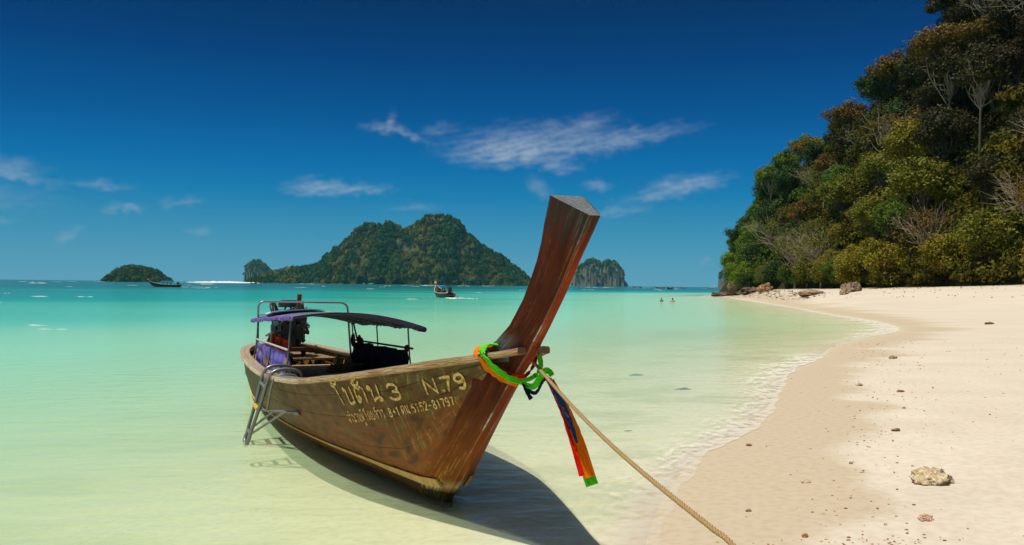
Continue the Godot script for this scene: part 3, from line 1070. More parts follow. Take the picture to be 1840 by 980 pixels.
func build_stem(root: Node3D) -> void:
	# front edge (s, y), back edge (s, y), half width in front and behind
	var secs := [[0.05, -0.05, 0.30, -0.05, 0.028, 0.0], [-0.25, 0.2, -0.02, 0.2, 0.028, 0.0], [-0.56, 0.45, -0.33, 0.45, 0.028, 0.0], [-0.87, 0.7, -0.63, 0.7, 0.028, 0.0], [-1.18, 0.95, -0.93, 0.95, 0.03, 0.0], [-1.40, 1.11, -1.06, 1.13, 0.032, 0.115],
		[-1.51, 1.19, -1.03, 1.19, 0.032, 0.12], [-1.60, 1.275, -1.20, 1.255, 0.03, 0.11], [-1.71, 1.37, -1.40, 1.36, 0.028, 0.102], [-1.87, 1.52, -1.585, 1.515, 0.027, 0.097], [-1.97, 1.62, -1.685, 1.625, 0.027, 0.097], [-2.065, 1.727, -1.775, 1.74, 0.028, 0.097], [-2.155, 1.82, -1.83, 1.835, 0.03, 0.098], [-2.215, 1.88, -1.87, 1.935, 0.032, 0.1], [-2.285, 1.955, -1.945, 2.085, 0.033, 0.102]]
	var b := MB.new()
	var fine := []
	for i in secs.size() - 1:
		for k in 4:
			var q := []
			for m in 6:
				q.append(lerpf(secs[i][m], secs[i + 1][m], k / 4.0))
			fine.append(q)
	fine.append(secs[secs.size() - 1])
	# strips round the timber: [fraction from front edge to back edge, fraction of the half width, side] with true edges between them
	var strips := [[[0.0, -0.86], [0.0, -0.3], [0.0, 0.3], [0.0, 0.86]], [[0.0, -0.86], [0.022, -1.0]], [[0.0, 0.86], [0.022, 1.0]], [], [], [[0.97, -1.0], [1.0, -0.88]], [[0.97, 1.0], [1.0, 0.88]], [[1.0, -0.88], [1.0, 0.0], [1.0, 0.88]]]
	for k in 13:
		strips[3].append([lerpf(0.022, 0.97, k / 12.0), -1.0])
		strips[4].append([lerpf(0.022, 0.97, k / 12.0), 1.0])
	var top := PackedVector3Array()
	for st in strips.size():
		var rows := []
		var cols := PackedColorArray()
		var uvs := PackedVector2Array()
		var run := 0.0
		for i in fine.size():
			var q: Array = fine[i]
			var wb: float = q[5]
			if q[1] < 1.0:
				wb = absf(hull_y(q[2], q[3], 1.0).x) + 0.009
			elif q[1] < 1.12:
				wb = lerpf(absf(hull_y(q[2], q[3], 1.0).x) + 0.009, q[5], smoothstep(1.0, 1.12, q[1]))
			var wf: float = q[4]
			if i > 0:
				run += Vector2(q[0] - fine[i - 1][0], q[1] - fine[i - 1][1]).length()
			var row := PackedVector3Array()
			for pr in strips[st]:
				var f: float = pr[0]
				var s: float = lerpf(q[0], q[2], f)
				var y: float = lerpf(q[1], q[3], f)
				row.append(Vector3(pr[1] * (lerpf(wf, wb, f) + 0.006 * sin(f * PI)), y, -s))
				var n := n_land.get_noise_2d(f * 22.0 + 9.0, run * 5.0)
				var n2 := n_land.get_noise_2d(f * 60.0 + 40.0, run * 7.0)
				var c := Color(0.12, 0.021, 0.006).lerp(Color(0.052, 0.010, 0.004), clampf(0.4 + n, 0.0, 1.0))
				if st == 0 or st == 2 or st == 4: c = Color(0.27, 0.045, 0.013).lerp(Color(0.16, 0.028, 0.009), clampf(0.4 + n, 0.0, 1.0))  # front and far faces painted lighter than the near one, as if lit
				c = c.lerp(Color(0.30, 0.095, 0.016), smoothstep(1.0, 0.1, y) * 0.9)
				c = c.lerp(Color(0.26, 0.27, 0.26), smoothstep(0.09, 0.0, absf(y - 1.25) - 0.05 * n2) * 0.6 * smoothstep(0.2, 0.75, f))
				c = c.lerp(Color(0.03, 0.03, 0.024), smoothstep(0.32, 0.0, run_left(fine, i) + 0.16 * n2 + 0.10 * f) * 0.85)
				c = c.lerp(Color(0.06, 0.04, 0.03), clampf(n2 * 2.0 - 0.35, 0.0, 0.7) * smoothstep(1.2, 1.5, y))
				if st == 1 or st == 2: c = c.lerp(Color(0.5, 0.42, 0.33), 0.2)
				if y < 0.165: c = Color(0.55, 0.37, 0.13) if y > 0.075 else Color(0.035, 0.024, 0.010)
				cols.append(c)
				uvs.append(Vector2((f * 0.36 + 0.09 * pr[1] + 0.2) / 1.6, 1.0 - run / 3.2))
			rows.append(row)
		var n0 := b.v.size()
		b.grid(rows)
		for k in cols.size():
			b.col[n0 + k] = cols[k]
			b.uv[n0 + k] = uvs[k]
	var lastq: Array = fine[fine.size() - 1]
	for pr in [[0.0, 0.86], [0.022, 1.0], [0.5, 1.02], [0.97, 1.0], [1.0, 0.88], [1.0, -0.88], [0.97, -1.0], [0.5, -1.02], [0.022, -1.0], [0.0, -0.86]]:
		var f: float = pr[0]
		top.append(Vector3(pr[1] * lerpf(lastq[4], lastq[5], f), lerpf(lastq[1], lastq[3], f), -lerpf(lastq[0], lastq[2], f)))
	# the weathered grey end grain on top
	b.tint = Color(0.14, 0.14, 0.13)
	var mid := Vector3.ZERO
	for p in top: mid += p / top.size()
	var m0 := b.pt(mid + Vector3(0, 0.004, 0), Vector2(0.3, 0.1))
	var f0 := b.v.size()
	for p in top: b.pt(p, Vector2(p.x * 4.0, p.z * 0.8))
	for k in top.size(): b.tri(m0, f0 + k, f0 + (k + 1) % top.size())
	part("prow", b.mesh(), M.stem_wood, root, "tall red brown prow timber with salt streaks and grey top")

func run_left(fine: Array, i: int) -> float:
	var e: Array = fine[fine.size() - 1]
	return maxf(0.0, Vector2(e[0] - fine[i][0], e[1] - fine[i][1]).length())

func gunwale(side: float) -> Array:
	# [point, outward direction] along the sheer
	var pts := []
	for k in 121:
		var t := k / 120.0
		var s: float = lerpf(-1.52 if side < 0 else -1.6, 8.74, 1.0 - pow(1.0 - t, 1.7))
		pts.append(Vector3(side * tab(s, SB, BB), tab(s, SH, HH), -s))
	var out := []
	for k in pts.size():
		var d: Vector3 = pts[mini(k + 1, 120)] - pts[maxi(k - 1, 0)]
		d.y = 0.0
		if k == 120: d = Vector3(-side, 0, 0)
		out.append([pts[k], Vector3(-d.z, 0, d.x).normalized() * (-1.0 if side < 0 else 1.0) * -1.0])
	for q in out:
		if q[1].x * side < 0.0 and absf(q[0].x) > 0.05: q[1] = -q[1]
	out[120][1] = Vector3(0, 0, -1)
	return out

func build_rails(root: Node3D) -> void:
	for side in [-1.0, 1.0]:
		var g := gunwale(side)
		var b := MB.new()
		var secs := []
		var cols := PackedColorArray()
		var uvs := PackedVector2Array()
		var run := 0.0
		for k in g.size():
			var p: Vector3 = g[k][0]
			var o: Vector3 = g[k][1]
			if k > 0: run += p.distance_to(g[k - 1][0])
			var w := 0.125 if p.z < 1.0 else 0.125 - 0.075 * smoothstep(0.9, 1.5, p.z)
			var thin := 1.0 - 0.35 * smoothstep(0.8, 1.4, p.z)
			var prof := [[0.030, -0.040 * thin], [0.038, -0.034 * thin], [0.038, 0.002], [0.034, 0.012], [0.03 - w * 0.45, 0.014], [0.03 - w * 0.47, 0.008], [0.03 - w * 0.5, 0.014], [0.03 - w, 0.012], [0.022 - w, 0.004], [0.022 - w, -0.04 * thin]]
			var s := PackedVector3Array()
			var aft := smoothstep(0.5, 3.5, -p.z)
			for m in prof.size():
				s.append(p + o * prof[m][0] + Vector3.UP * (prof[m][1] + 0.003 * n_land.get_noise_2d(run * 14.0, m * 0.1)))
				var face := m <= 2
				var c := Color(0.52, 0.36, 0.2).lerp(Color(0.80, 0.66, 0.52), aft) if face else Color(0.16, 0.17, 0.165).lerp(Color(0.38, 0.32, 0.25), smoothstep(2.0, 5.0, -p.z))
				c = c.lerp(Color(0.30, 0.13, 0.04), clampf(n_land.get_noise_2d(run * 9.0, 5.0 + m * 0.3) * 1.6, 0.0, 0.7) * (1.0 if face else 0.3))
				if prof[m][1] == 0.008: c = c * 0.3
				cols.append(c)
				uvs.append(Vector2(run, m * 0.05))
			secs.append(s)
		b.grid(secs, 1, 1, true)
		b.col = cols
		b.uv = uvs
		b.tint = Color(0.2, 0.13, 0.07)
		var first: PackedVector3Array = secs[0]
		var c0 := b.pt((first[1] + first[8]) / 2.0)
		var f0 := b.v.size()
		for p in first: b.pt(p)
		for k in first.size(): b.tri(c0, f0 + k, f0 + (k + 1) % first.size())
		part("rail", b.mesh(), M.rail_wood, root)

func build_inside(root: Node3D) -> void:
	# foredeck boards between the rails at the bow
	for k in 9:
		var b := MB.new()
		b.tint = Color(0.17, 0.185, 0.19).lerp(Color(0.22, 0.2, 0.17), rng.randf())
		var s0 := -1.35 + k * 0.19
		var rows := []
		for s in [s0, s0 + 0.012, s0 + 0.173, s0 + 0.185]:
			var lowr: float = -0.008 if s == s0 or s == s0 + 0.185 else 0.0
			var w: float = tab(s, SB, BB) - 0.03
			var y: float = tab(s, SH, HH) - 0.02 + lowr
			rows.append(PackedVector3Array([Vector3(-w, y - 0.03, -s), Vector3(-w, y, -s), Vector3(0, y + 0.01, -s), Vector3(w, y, -s), Vector3(w, y - 0.03, -s)]))
		b.grid(rows)
		part("deck_board", b.mesh(false), M.deck_wood, root)
	# ribs along both sides
	for side in [-1.0, 1.0]:
		for k in 15:
			var s := 0.9 + k * 0.5
			var b := MB.new()
			b.tint = Color(0.40, 0.29, 0.16)
			var secs := []
			for i in 9:
				var y := lerpf(0.02, tab(s, SH, HH) - 0.055, i / 8.0)
				var p := hull_y(s, y, side, -0.012)
				var q := hull_y(s, y, side, -0.06)
				secs.append(PackedVector3Array([p + Vector3(0, 0, 0.02), p - Vector3(0, 0, 0.02), q - Vector3(0, 0, 0.02), q + Vector3(0, 0, 0.02)]))
			b.loft(secs)
			part("rib", b.mesh(false), M.deck_wood, root)
	# floor boards
	for k in 9:
		var b := MB.new()
		b.tint = Color(0.42, 0.31, 0.19).lerp(Color(0.34, 0.24, 0.14), rng.randf())
		var x := -0.48 + k * 0.12
		var s0 := 1.0
		while absf(hull_y(s0, 0.05, 1.0).x) < absf(x) + 0.12: s0 += 0.05
		b.box(Vector3(x, 0.08, -(s0 + 6.9) / 2.0), Vector3(0.132, 0.025, 6.9 - s0), Basis(), 0.004)
		part("floor_board", b.mesh(false), M.deck_wood, root)
	# the raised aft platform the passengers step on
	for k in 10:
		var b := MB.new()
		b.tint = Color(0.52, 0.39, 0.25).lerp(Color(0.43, 0.31, 0.19), rng.randf())
		var s := 5.25 + k * 0.15
		var w := absf(hull_y(s, 0.36, 1.0).x) - 0.04
		b.box(Vector3(0, 0.40 + 0.004 * (k % 2), -s), Vector3(w * 2.0, 0.03, 0.143), Basis(), 0.004)
		part("platform_board", b.mesh(false), M.deck_wood, root)
	for s in [2.6, 4.0]:
		var b := MB.new()
		b.tint = Color(0.44, 0.33, 0.2)
		b.box(Vector3(0, 0.36, -s), Vector3(absf(hull_y(s - 0.15, 0.33, 1.0).x) * 2.0 - 0.08, 0.035, 0.28), Basis(), 0.006)
		part("bench", b.mesh(false), M.deck_wood, root)
	# stern deck under the engine
	for k in 9:
		var b := MB.new()
		b.tint = Color(0.3, 0.2, 0.11)
		var s := 7.35 + k * 0.142
		var w := maxf(0.08, minf(absf(hull_y(s + 0.07, 0.42, 1.0).x), absf(hull_y(s, 0.42, 1.0).x)) - 0.05)
		b.box(Vector3(0, 0.45, -s), Vector3(w * 2.0, 0.03, 0.134), Basis(), 0.004)
		part("stern_board", b.mesh(false), M.deck_wood, root)

# ---- lettering: brush strokes laid on the planks
func glyph(ch: String) -> Array:
	# polylines in a box 0..1 high (y up), x to the right
	match ch:
		"O": return [[[0.02, 1.2], [0.1, 1.38], [0.3, 1.28], [0.52, 1.3], [0.62, 1.46]], [[0.02, 1.2], [0.3, 1.08], [0.36, 0.6], [0.46, 0.03]]]
		"B": return [[[0.3, 0.9], [0.18, 1.0], [0.1, 0.88], [0.2, 0.78], [0.32, 0.88], [0.3, 0.45], [0.32, 0.06], [0.5, 0.02], [0.8, 0.1]], [[0.82, 1.0], [0.82, 0.5], [0.82, 0.05]]]
		"T": return [[[0.1, 0.02], [0.08, 0.5], [0.14, 0.85], [0.3, 0.98], [0.46, 0.84], [0.62, 0.98], [0.82, 0.84], [0.86, 0.5], [0.86, 0.02]], [[0.12, 0.06], [0.3, 0.1], [0.42, 0.3], [0.32, 0.42], [0.22, 0.32], [0.34, 0.2]]]
		"N": return [[[0.28, 0.86], [0.16, 0.98], [0.06, 0.86], [0.16, 0.76], [0.3, 0.86], [0.3, 0.4], [0.3, 0.04]], [[0.3, 0.04], [0.5, 0.2], [0.72, 0.2]], [[0.78, 1.0], [0.78, 0.5], [0.78, 0.26], [0.9, 0.2], [0.94, 0.08], [0.82, 0.02], [0.72, 0.12], [0.78, 0.26]]]
		"^": return [[[0.1, 1.34], [0.02, 1.22], [0.18, 1.1], [0.46, 1.12], [0.66, 1.3]], [[0.1, 1.34], [0.22, 1.36], [0.22, 1.26]], [[0.24, 1.62], [0.14, 1.54], [0.28, 1.44], [0.42, 1.5], [0.78, 1.66]], [[0.24, 1.62], [0.34, 1.58]]]
		"3": return [[[0.1, 0.8], [0.24, 0.98], [0.55, 1.0], [0.8, 0.82], [0.7, 0.58], [0.42, 0.52]], [[0.42, 0.52], [0.78, 0.48], [0.92, 0.26], [0.76, 0.04], [0.42, 0.0], [0.12, 0.14]]]
		"n": return [[[0.1, 0.0], [0.1, 1.0]], [[0.1, 1.0], [0.85, 0.0]], [[0.85, 0.0], [0.85, 1.0]]]
		".": return [[[0.35, 0.04], [0.5, 0.04]]]
		"7": return [[[0.06, 0.98], [0.9, 0.98]], [[0.9, 0.98], [0.62, 0.5], [0.48, 0.0]]]
		"9": return [[[0.86, 0.7], [0.7, 0.98], [0.36, 1.0], [0.1, 0.74], [0.3, 0.48], [0.62, 0.48], [0.86, 0.7]], [[0.86, 0.7], [0.84, 0.3], [0.62, 0.02], [0.28, 0.04]]]
		"5": return [[[0.86, 0.98], [0.24, 0.98]], [[0.24, 0.98], [0.18, 0.56]], [[0.18, 0.56], [0.55, 0.64], [0.86, 0.4], [0.76, 0.08], [0.4, 0.0], [0.1, 0.12]]]
		"1": return [[[0.25, 0.8], [0.5, 0.98]], [[0.5, 0.98], [0.5, 0.0]]]
		"2": return [[[0.1, 0.76], [0.28, 0.98], [0.64, 0.98], [0.84, 0.74], [0.6, 0.4], [0.1, 0.02]], [[0.1, 0.02], [0.9, 0.02]]]
		"8": return [[[0.5, 0.54], [0.2, 0.72], [0.3, 0.96], [0.7, 0.96], [0.8, 0.72], [0.5, 0.54], [0.12, 0.28], [0.26, 0.02], [0.74, 0.02], [0.88, 0.28], [0.5, 0.54]]]
		"-": return [[[0.15, 0.45], [0.8, 0.45]]]
		"+": return [[[0.5, 0.2], [0.5, 0.75]], [[0.2, 0.48], [0.8, 0.48]]]
		"j": return [[[0.1, 0.84], [0.4, 1.0], [0.8, 0.8], [0.76, 0.3], [0.6, 0.02]], [[0.6, 0.02], [0.4, 0.3], [0.2, 0.44], [0.2, 0.3], [0.4, 0.3]]]
		"a": return [[[0.1, 0.86], [0.4, 1.0], [0.72, 0.8], [0.72, 0.0]]]
		"o": return [[[0.1, 1.3], [0.25, 1.42], [0.35, 1.28], [0.2, 1.2], [0.1, 1.3]]]
		"w": return [[[0.1, 0.84], [0.4, 1.0], [0.8, 0.8], [0.8, 0.3], [0.6, 0.04], [0.48, 0.2], [0.7, 0.3]]]
		"p": return [[[0.26, 0.5], [0.1, 0.6], [0.1, 0.85], [0.25, 0.9], [0.15, 0.1]], [[0.15, 0.1], [0.45, 0.5], [0.7, 0.05]], [[0.7, 0.05], [0.85, 1.0]]]
		"u": return [[[0.3, -0.2], [0.3, -0.45], [0.6, -0.5], [0.75, -0.2]]]
		"t": return [[[0.3, 1.35], [0.2, 1.25], [0.4, 1.2], [0.75, 1.42]]]
		"d": return [[[0.1, 0.02], [0.06, 0.5], [0.2, 0.9], [0.5, 1.0], [0.82, 0.85], [0.86, 0.02]], [[0.1, 0.02], [0.35, 0.25], [0.4, 0.45], [0.25, 0.45]]]
		"y": return [[[0.2, 1.0], [0.1, 0.8], [0.3, 0.6], [0.12, 0.4], [0.15, 0.05], [0.5, 0.02], [0.82, 0.1]], [[0.82, 0.1], [0.82, 1.0]]]
		"s": return [[[0.2, 0.0], [0.1, 0.4], [0.4, 0.55], [0.75, 0.4], [0.75, 0.0]], [[0.15, 0.85], [0.45, 1.0], [0.7, 0.7], [0.72, 0.4]], [[0.6, 0.8], [0.9, 1.0]]]
		"r": return [[[0.15, 0.86], [0.5, 1.0], [0.7, 0.85], [0.35, 0.7], [0.7, 0.5], [0.7, 0.1], [0.55, 0.0]]]
		"k": return [[[0.1, 0.0], [0.08, 0.5], [0.2, 0.9], [0.5, 1.0], [0.82, 0.85], [0.86, 0.0]], [[0.1, 0.0], [0.3, 0.2], [0.5, 0.5], [0.35, 0.55], [0.3, 0.4]]]
	return []

func paint(b: MB, ch: String, s0: float, s1: float, base_s: Array, base_y: Array, tall: Array, width: float) -> void:
	for line in glyph(ch):
		var ctl := []
		for q in line: ctl.append(Vector3(q[0], q[1], 0))
		var path: Array = smooth_path(ctl, 5) if ctl.size() > 2 else [ctl[0], ctl[0].lerp(ctl[1], 0.5), ctl[1]]
		var pts := []
		for q: Vector3 in path:
			var s: float = lerpf(s0, s1, q.x)
			pts.append(Vector2(s, tab(s, base_s, base_y) + q.y * tab(s, base_s, tall)))
		var rows := []
		for i in pts.size():
			var d: Vector2 = (pts[mini(i + 1, pts.size() - 1)] - pts[maxi(i - 1, 0)]).normalized()
			var e := Vector2(-d.y, d.x) * width
			var w: Vector2 = pts[i]
			if i == 0: w -= d * width * 0.7
			if i == pts.size() - 1: w += d * width * 0.7
			var cut := 0.6 if i == 0 or i == pts.size() - 1 else 1.0
			var row := PackedVector3Array()
			for f in [-1.0, 0.0, 1.0]:
				var q: Vector2 = w + e * f * cut
				row.append(hull_y(q.x, q.y, -1.0, 0.0105))
			rows.append(row)
		b.grid(rows)
		var n := b.v.size()
		for k in range(n - rows.size() * 3, n): b.uv[k] = Vector2(b.v[k].z, b.v[k].y)

func build_lettering(root: Node3D) -> void:
	var bs := [-0.9, -0.6, -0.18, 0.08, 0.84]
	var by := [0.941, 0.878, 0.792, 0.744, 0.622]
	var bt := [0.088, 0.09, 0.102, 0.115, 0.13]
	var b := MB.new()
	for q in [["O", 0.83, 0.63], ["B", 0.65, 0.48], ["T", 0.46, 0.28], ["^", 0.45, 0.28], ["N", 0.25, 0.06]]:
		paint(b, q[0], q[1], q[2], bs, by, bt, 0.0095)
	part("boat_name_lettering", b.mesh(), M.lettering_paint, root)
	b = MB.new()
	paint(b, "3", -0.02, -0.185, bs, by, bt, 0.010)
	part("boat_number_lettering", b.mesh(), M.lettering_paint, root)
	b = MB.new()
	for q in [["n", -0.46, -0.61], [".", -0.625, -0.7], ["7", -0.65, -0.77], ["9", -0.79, -0.91]]:
		paint(b, q[0], q[1], q[2], bs, by, bt, 0.010)
	part("boat_number_lettering", b.mesh(), M.lettering_paint, root)
	bs = [-0.72, -0.24, 0.08, 0.84]
	by = [0.81, 0.696, 0.625, 0.47]
	bt = [0.05, 0.058, 0.06, 0.068]
	b = MB.new()
	for q in [["j", 1.14], ["o", 1.08], ["a", 1.08], ["N", 1.01], ["w", 0.94], ["N", 0.88], ["p", 0.81], ["u", 0.81], ["t", 0.81], ["O", 0.73], ["d", 0.67], ["y", 0.6], ["s", 0.53], ["t", 0.53], ["a", 0.47], ["r", 0.41]]:
		var s2: float = 0.80 - (1.14 - q[1]) * 0.866
		paint(b, q[0], s2, s2 - 0.048, bs, by, bt, 0.0044)
	for q in [["8", 0.06], ["+", 0.0], ["1", -0.045]]:
		paint(b, q[0], q[1], q[1] - 0.05, bs, by, bt, 0.0048)
	for q in [["k", -0.115], ["N", -0.165]]:
		paint(b, q[0], q[1], q[1] - 0.045, bs, by, bt, 0.0047)
	var s := -0.24
	for ch in ["5", "1", "5", "2", "-", "8", "1", "7", "9", "7"]:
		paint(b, ch, s, s - 0.041, bs, by, bt, 0.0048)
		s -= 0.048
	part("registration_lettering", b.mesh(), M.lettering_paint, root)

func build_engine(root: Node3D) -> void:
	var e := Node3D.new()
	e.name = "engine"
	root.add_child(e)
	e.position = Vector3(0, 0.62, -7.75)
	e.scale = Vector3(1.35, 1.15, 1.15)
	var b := MB.new()
	b.tint = Color(0.6, 0.6, 0.6)
	b.box(Vector3(0, 0.22, 0), Vector3(0.30, 0.30, 0.55), Basis(), 0.03)
	b.box(Vector3(0, 0.42, 0), Vector3(0.22, 0.12, 0.48), Basis(), 0.02)
	b.box(Vector3(0, 0.03, -0.02), Vector3(0.24, 0.12, 0.4), Basis(), 0.03)
	for k in 5:
		b.box(Vector3(-0.155, 0.2, -0.2 + k * 0.1), Vector3(0.05, 0.16, 0.03), Basis(), 0.005)
	part("engine_block", b.mesh(false), M.dark_metal, e)
	b = MB.new()
	b.tube([Vector3(0, 0.52, 0.05), Vector3(0, 0.6, 0.05)], 0.13, 14)
	b.tube([Vector3(0, 0.6, 0.05), Vector3(0, 0.615, 0.05)], 0.1, 14)
	part("air_cleaner", b.mesh(false), M.dark_metal, e)
	b = MB.new()
	b.tube([Vector3(0, 0.2, 0.30), Vector3(0, 0.2, 0.34)], 0.11, 14)
	b.tube([Vector3(0.1, 0.38, 0.29), Vector3(0.1, 0.38, 0.33)], 0.06, 12)
	b.tube([Vector3(-0.11, 0.36, 0.29), Vector3(-0.11, 0.36, 0.33)], 0.055, 12)
	for k in 4:
		b.box(Vector3(0, 0.2, 0.36), Vector3(0.05, 0.36, 0.012), Basis(Vector3.BACK, k * PI / 4), 0.003)
	part("fan", b.mesh(false), M.dark_metal, e)
	b = MB.new()
	var r := RandomNumberGenerator.new()
	r.seed = 9
	for k in 9:
		var p := []
		for i in 5:
			p.append(Vector3(r.randf_range(-0.2, 0.2), r.randf_range(0.15, 0.62), r.randf_range(-0.25, 0.32)))
		b.tube(smooth_path(p, 5), 0.011, 6)
	part("hose", b.mesh(), M.dark_metal, e)
	b = MB.new()
	for x in [-0.17, 0.17]:
		b.bar(Vector3(x, -0.02, -0.34), Vector3(x, -0.02, 0.34), 0.04, 0.05)
		b.bar(Vector3(x, -0.2, 0.0), Vector3(x, 0.0, 0.0), 0.05, 0.05, Vector3.BACK)
	b.bar(Vector3(-0.17, -0.02, 0.33), Vector3(0.17, -0.02, 0.33), 0.04, 0.05)
	part("engine_cradle", b.mesh(false), M.rust_metal, e)
	b = MB.new()
	b.tube([Vector3(0, 0.1, -0.3), Vector3(0.05, -0.25, -2.6), Vector3(0.06, -0.36, -3.2)], 0.035, 8)
	part("propeller_shaft", b.mesh(), M.rust_metal, e)
	b = MB.new()
	b.tube([Vector3(0.02, 0.3, 0.2), Vector3(0.05, 0.5, 0.42), Vector3(0.05, 0.70, 0.48)], [0.02, 0.022, 0.026], 8)
	part("tiller", b.mesh(), M.rust_metal, e)
	b = MB.new()
	b.tint = Color(0.6, 0.6, 0.6)
	b.tube(smooth_path([Vector3(-0.19, 0.42, 0.2), Vector3(-0.21, 0.54, 0.1), Vector3(-0.15, 0.56, -0.15), Vector3(-0.1, 0.46, -0.3)], 5), 0.022, 8)
	b.tube([Vector3(0.15, 0.3, -0.2), Vector3(0.2, 0.46, -0.25), Vector3(0.2, 0.5, -0.4)], 0.03, 8)
	part("exhaust_pipe", b.mesh(), M.dark_metal, e)

func roof_point(s: float, u: float) -> Vector3:
	var q := u / 0.69
	var near_y: float = tab(s, [2.7, 3.3, 4.8, 6.3, 6.6], [1.265, 1.25, 1.18, 1.105, 1.09])
	var far_y: float = tab(s, [2.7, 3.3, 4.8, 6.3, 6.6], [1.14, 1.135, 1.11, 1.06, 1.05])
	var y: float = lerpf(near_y, far_y, 0.5 + 0.5 * q) + 0.082 * (1.0 - q * q)
	return Vector3(u, y + 0.006 * sin(s * 7.0 + u * 3.0), -s)

func build_canopy(root: Node3D) -> void:
	var c := Node3D.new()
	c.name = "canopy"
	root.add_child(c)
	c.set_meta("label", "low arched purple cloth canopy on thin posts")
	# roof cloth: a sheet with a little thickness
	var b := MB.new()
	var rows := []
	var cols := PackedColorArray()
	for face in [0.0, -0.012]:
		rows = []
		for i in 25:
			var s := 2.85 + (6.55 - 2.85) * i / 24.0
			var row := PackedVector3Array()
			for k in 17:
				var u := -0.69 + 1.38 * k / 16.0
				var sag := -0.02 * sin(PI * fmod((s - 2.85) / 0.93, 1.0))
				row.append(roof_point(s, u) + Vector3.UP * (face + sag))
				var edge := k < 2 or k > 14 or i < 2
				cols.append(Color(0.20, 0.13, 0.42) if edge else Color(0.12, 0.16, 0.19))
			rows.append(row)
		b.grid(rows)
	b.col = cols
	part("roof_cloth", b.mesh(), M.canopy_cloth, c)
	# valances along both sides, scalloped
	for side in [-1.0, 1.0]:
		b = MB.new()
		b.tint = Color(0.20, 0.14, 0.45) if side < 0 else Color(0.06, 0.035, 0.12)  # far valance: same purple darkened, its backlit shade put into the tint
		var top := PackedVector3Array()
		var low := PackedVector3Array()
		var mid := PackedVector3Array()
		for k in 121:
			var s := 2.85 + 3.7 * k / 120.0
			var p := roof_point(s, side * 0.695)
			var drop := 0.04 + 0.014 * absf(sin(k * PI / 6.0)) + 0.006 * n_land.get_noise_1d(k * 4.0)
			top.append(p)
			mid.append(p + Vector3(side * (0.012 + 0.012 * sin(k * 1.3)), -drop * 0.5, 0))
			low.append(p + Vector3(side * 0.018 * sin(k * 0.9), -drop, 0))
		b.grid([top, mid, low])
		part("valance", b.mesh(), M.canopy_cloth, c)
	# frame: posts, arches, long poles
	for side in [-1.0, 1.0]:
		for s in [3.35, 4.78, 6.2]:
			b = MB.new()
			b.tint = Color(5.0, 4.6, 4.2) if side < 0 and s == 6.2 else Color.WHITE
			var y0 := tab(s, SH, HH)
			b.tube([Vector3(side * 0.7, y0 - 0.1, -s), Vector3(side * 0.665, y0 + 0.15, -s), Vector3(side * 0.64, roof_point(s, side * 0.64).y - 0.015, -s)], 0.0095, 8)
			part("post", b.mesh(), M.post_paint, c)
		b = MB.new()
		b.tube([roof_point(2.95, side * 0.66) + Vector3.DOWN * 0.025, roof_point(4.8, side * 0.66) + Vector3.DOWN * 0.03, roof_point(6.5, side * 0.66) + Vector3.DOWN * 0.025], 0.012, 6)
		part("side_pole", b.mesh(), M.post_paint, c)
	for s in [3.0, 3.9, 4.8, 5.7, 6.4]:
		b = MB.new()
		var p := []
		for k in 13: p.append(roof_point(s, -0.66 + 1.32 * k / 12.0) + Vector3.DOWN * 0.026)
		b.tube(p, 0.011, 6)
		part("roof_arch", b.mesh(), M.post_paint, c)
	b = MB.new()
	b.tube([Vector3(0.64, 1.08, -6.15), Vector3(0.66, 0.74, -5.85)], 0.014, 6)
	b.tube([Vector3(-0.64, 1.0, -4.7), Vector3(-0.6, 0.9, -5.7)], 0.012, 6)
	part("brace", b.mesh(), M.post_paint, c)
	# the tall tube hoop over the stern
	b = MB.new()
	var hoop := [Vector3(-0.62, 0.5, -6.4), Vector3(-0.62, 1.24, -6.4)]
	for k in 7:
		var a := PI / 2 * k / 6.0
		hoop.append(Vector3(-0.54 - 0.08 * cos(a), 1.25 + 0.08 * sin(a), -6.4))
	for k in 7:
		var a := PI / 2 * k / 6.0
		hoop.append(Vector3(0.50 + 0.12 * sin(a), 1.23 + 0.09 * cos(a), -6.4))
	hoop.append(Vector3(0.68, 0.5, -6.4))
	b.tube(hoop, 0.0145, 10)
	part("stern_hoop", b.mesh(), M.steel, root)

# ---------------------------------------------------------------- things on and about the boat
func cloth_sheet(top_a: Vector3, top_b: Vector3, drop: float, folds: float, deep: float, seed_: int, n := 60, m := 10) -> Array:
	var along := (top_b - top_a).normalized()
	var out := Vector3(-along.z, 0, along.x).normalized()
	var nz := noise(seed_, 0.9, 2)
	var rows := []
	for i in m + 1:
		var f := float(i) / m
		var row := PackedVector3Array()
		for k in n + 1:
			var t := float(k) / n
			var w := sin(t * folds * TAU + 1.2 * nz.get_noise_2d(t * 6.0, 3.0)) * deep * (0.35 + 0.65 * f) + nz.get_noise_2d(t * 5.0, f * 2.0) * deep * 1.4
			var sag := -0.018 * sin(PI * fmod(t * 3.0, 1.0)) * (1.0 - f)
			row.append(top_a.lerp(top_b, t) + out * w + Vector3.UP * (sag - f * drop * (1.0 + 0.05 * nz.get_noise_2d(t * 8.0, 9.0))))
		rows.append(row)
	return rows

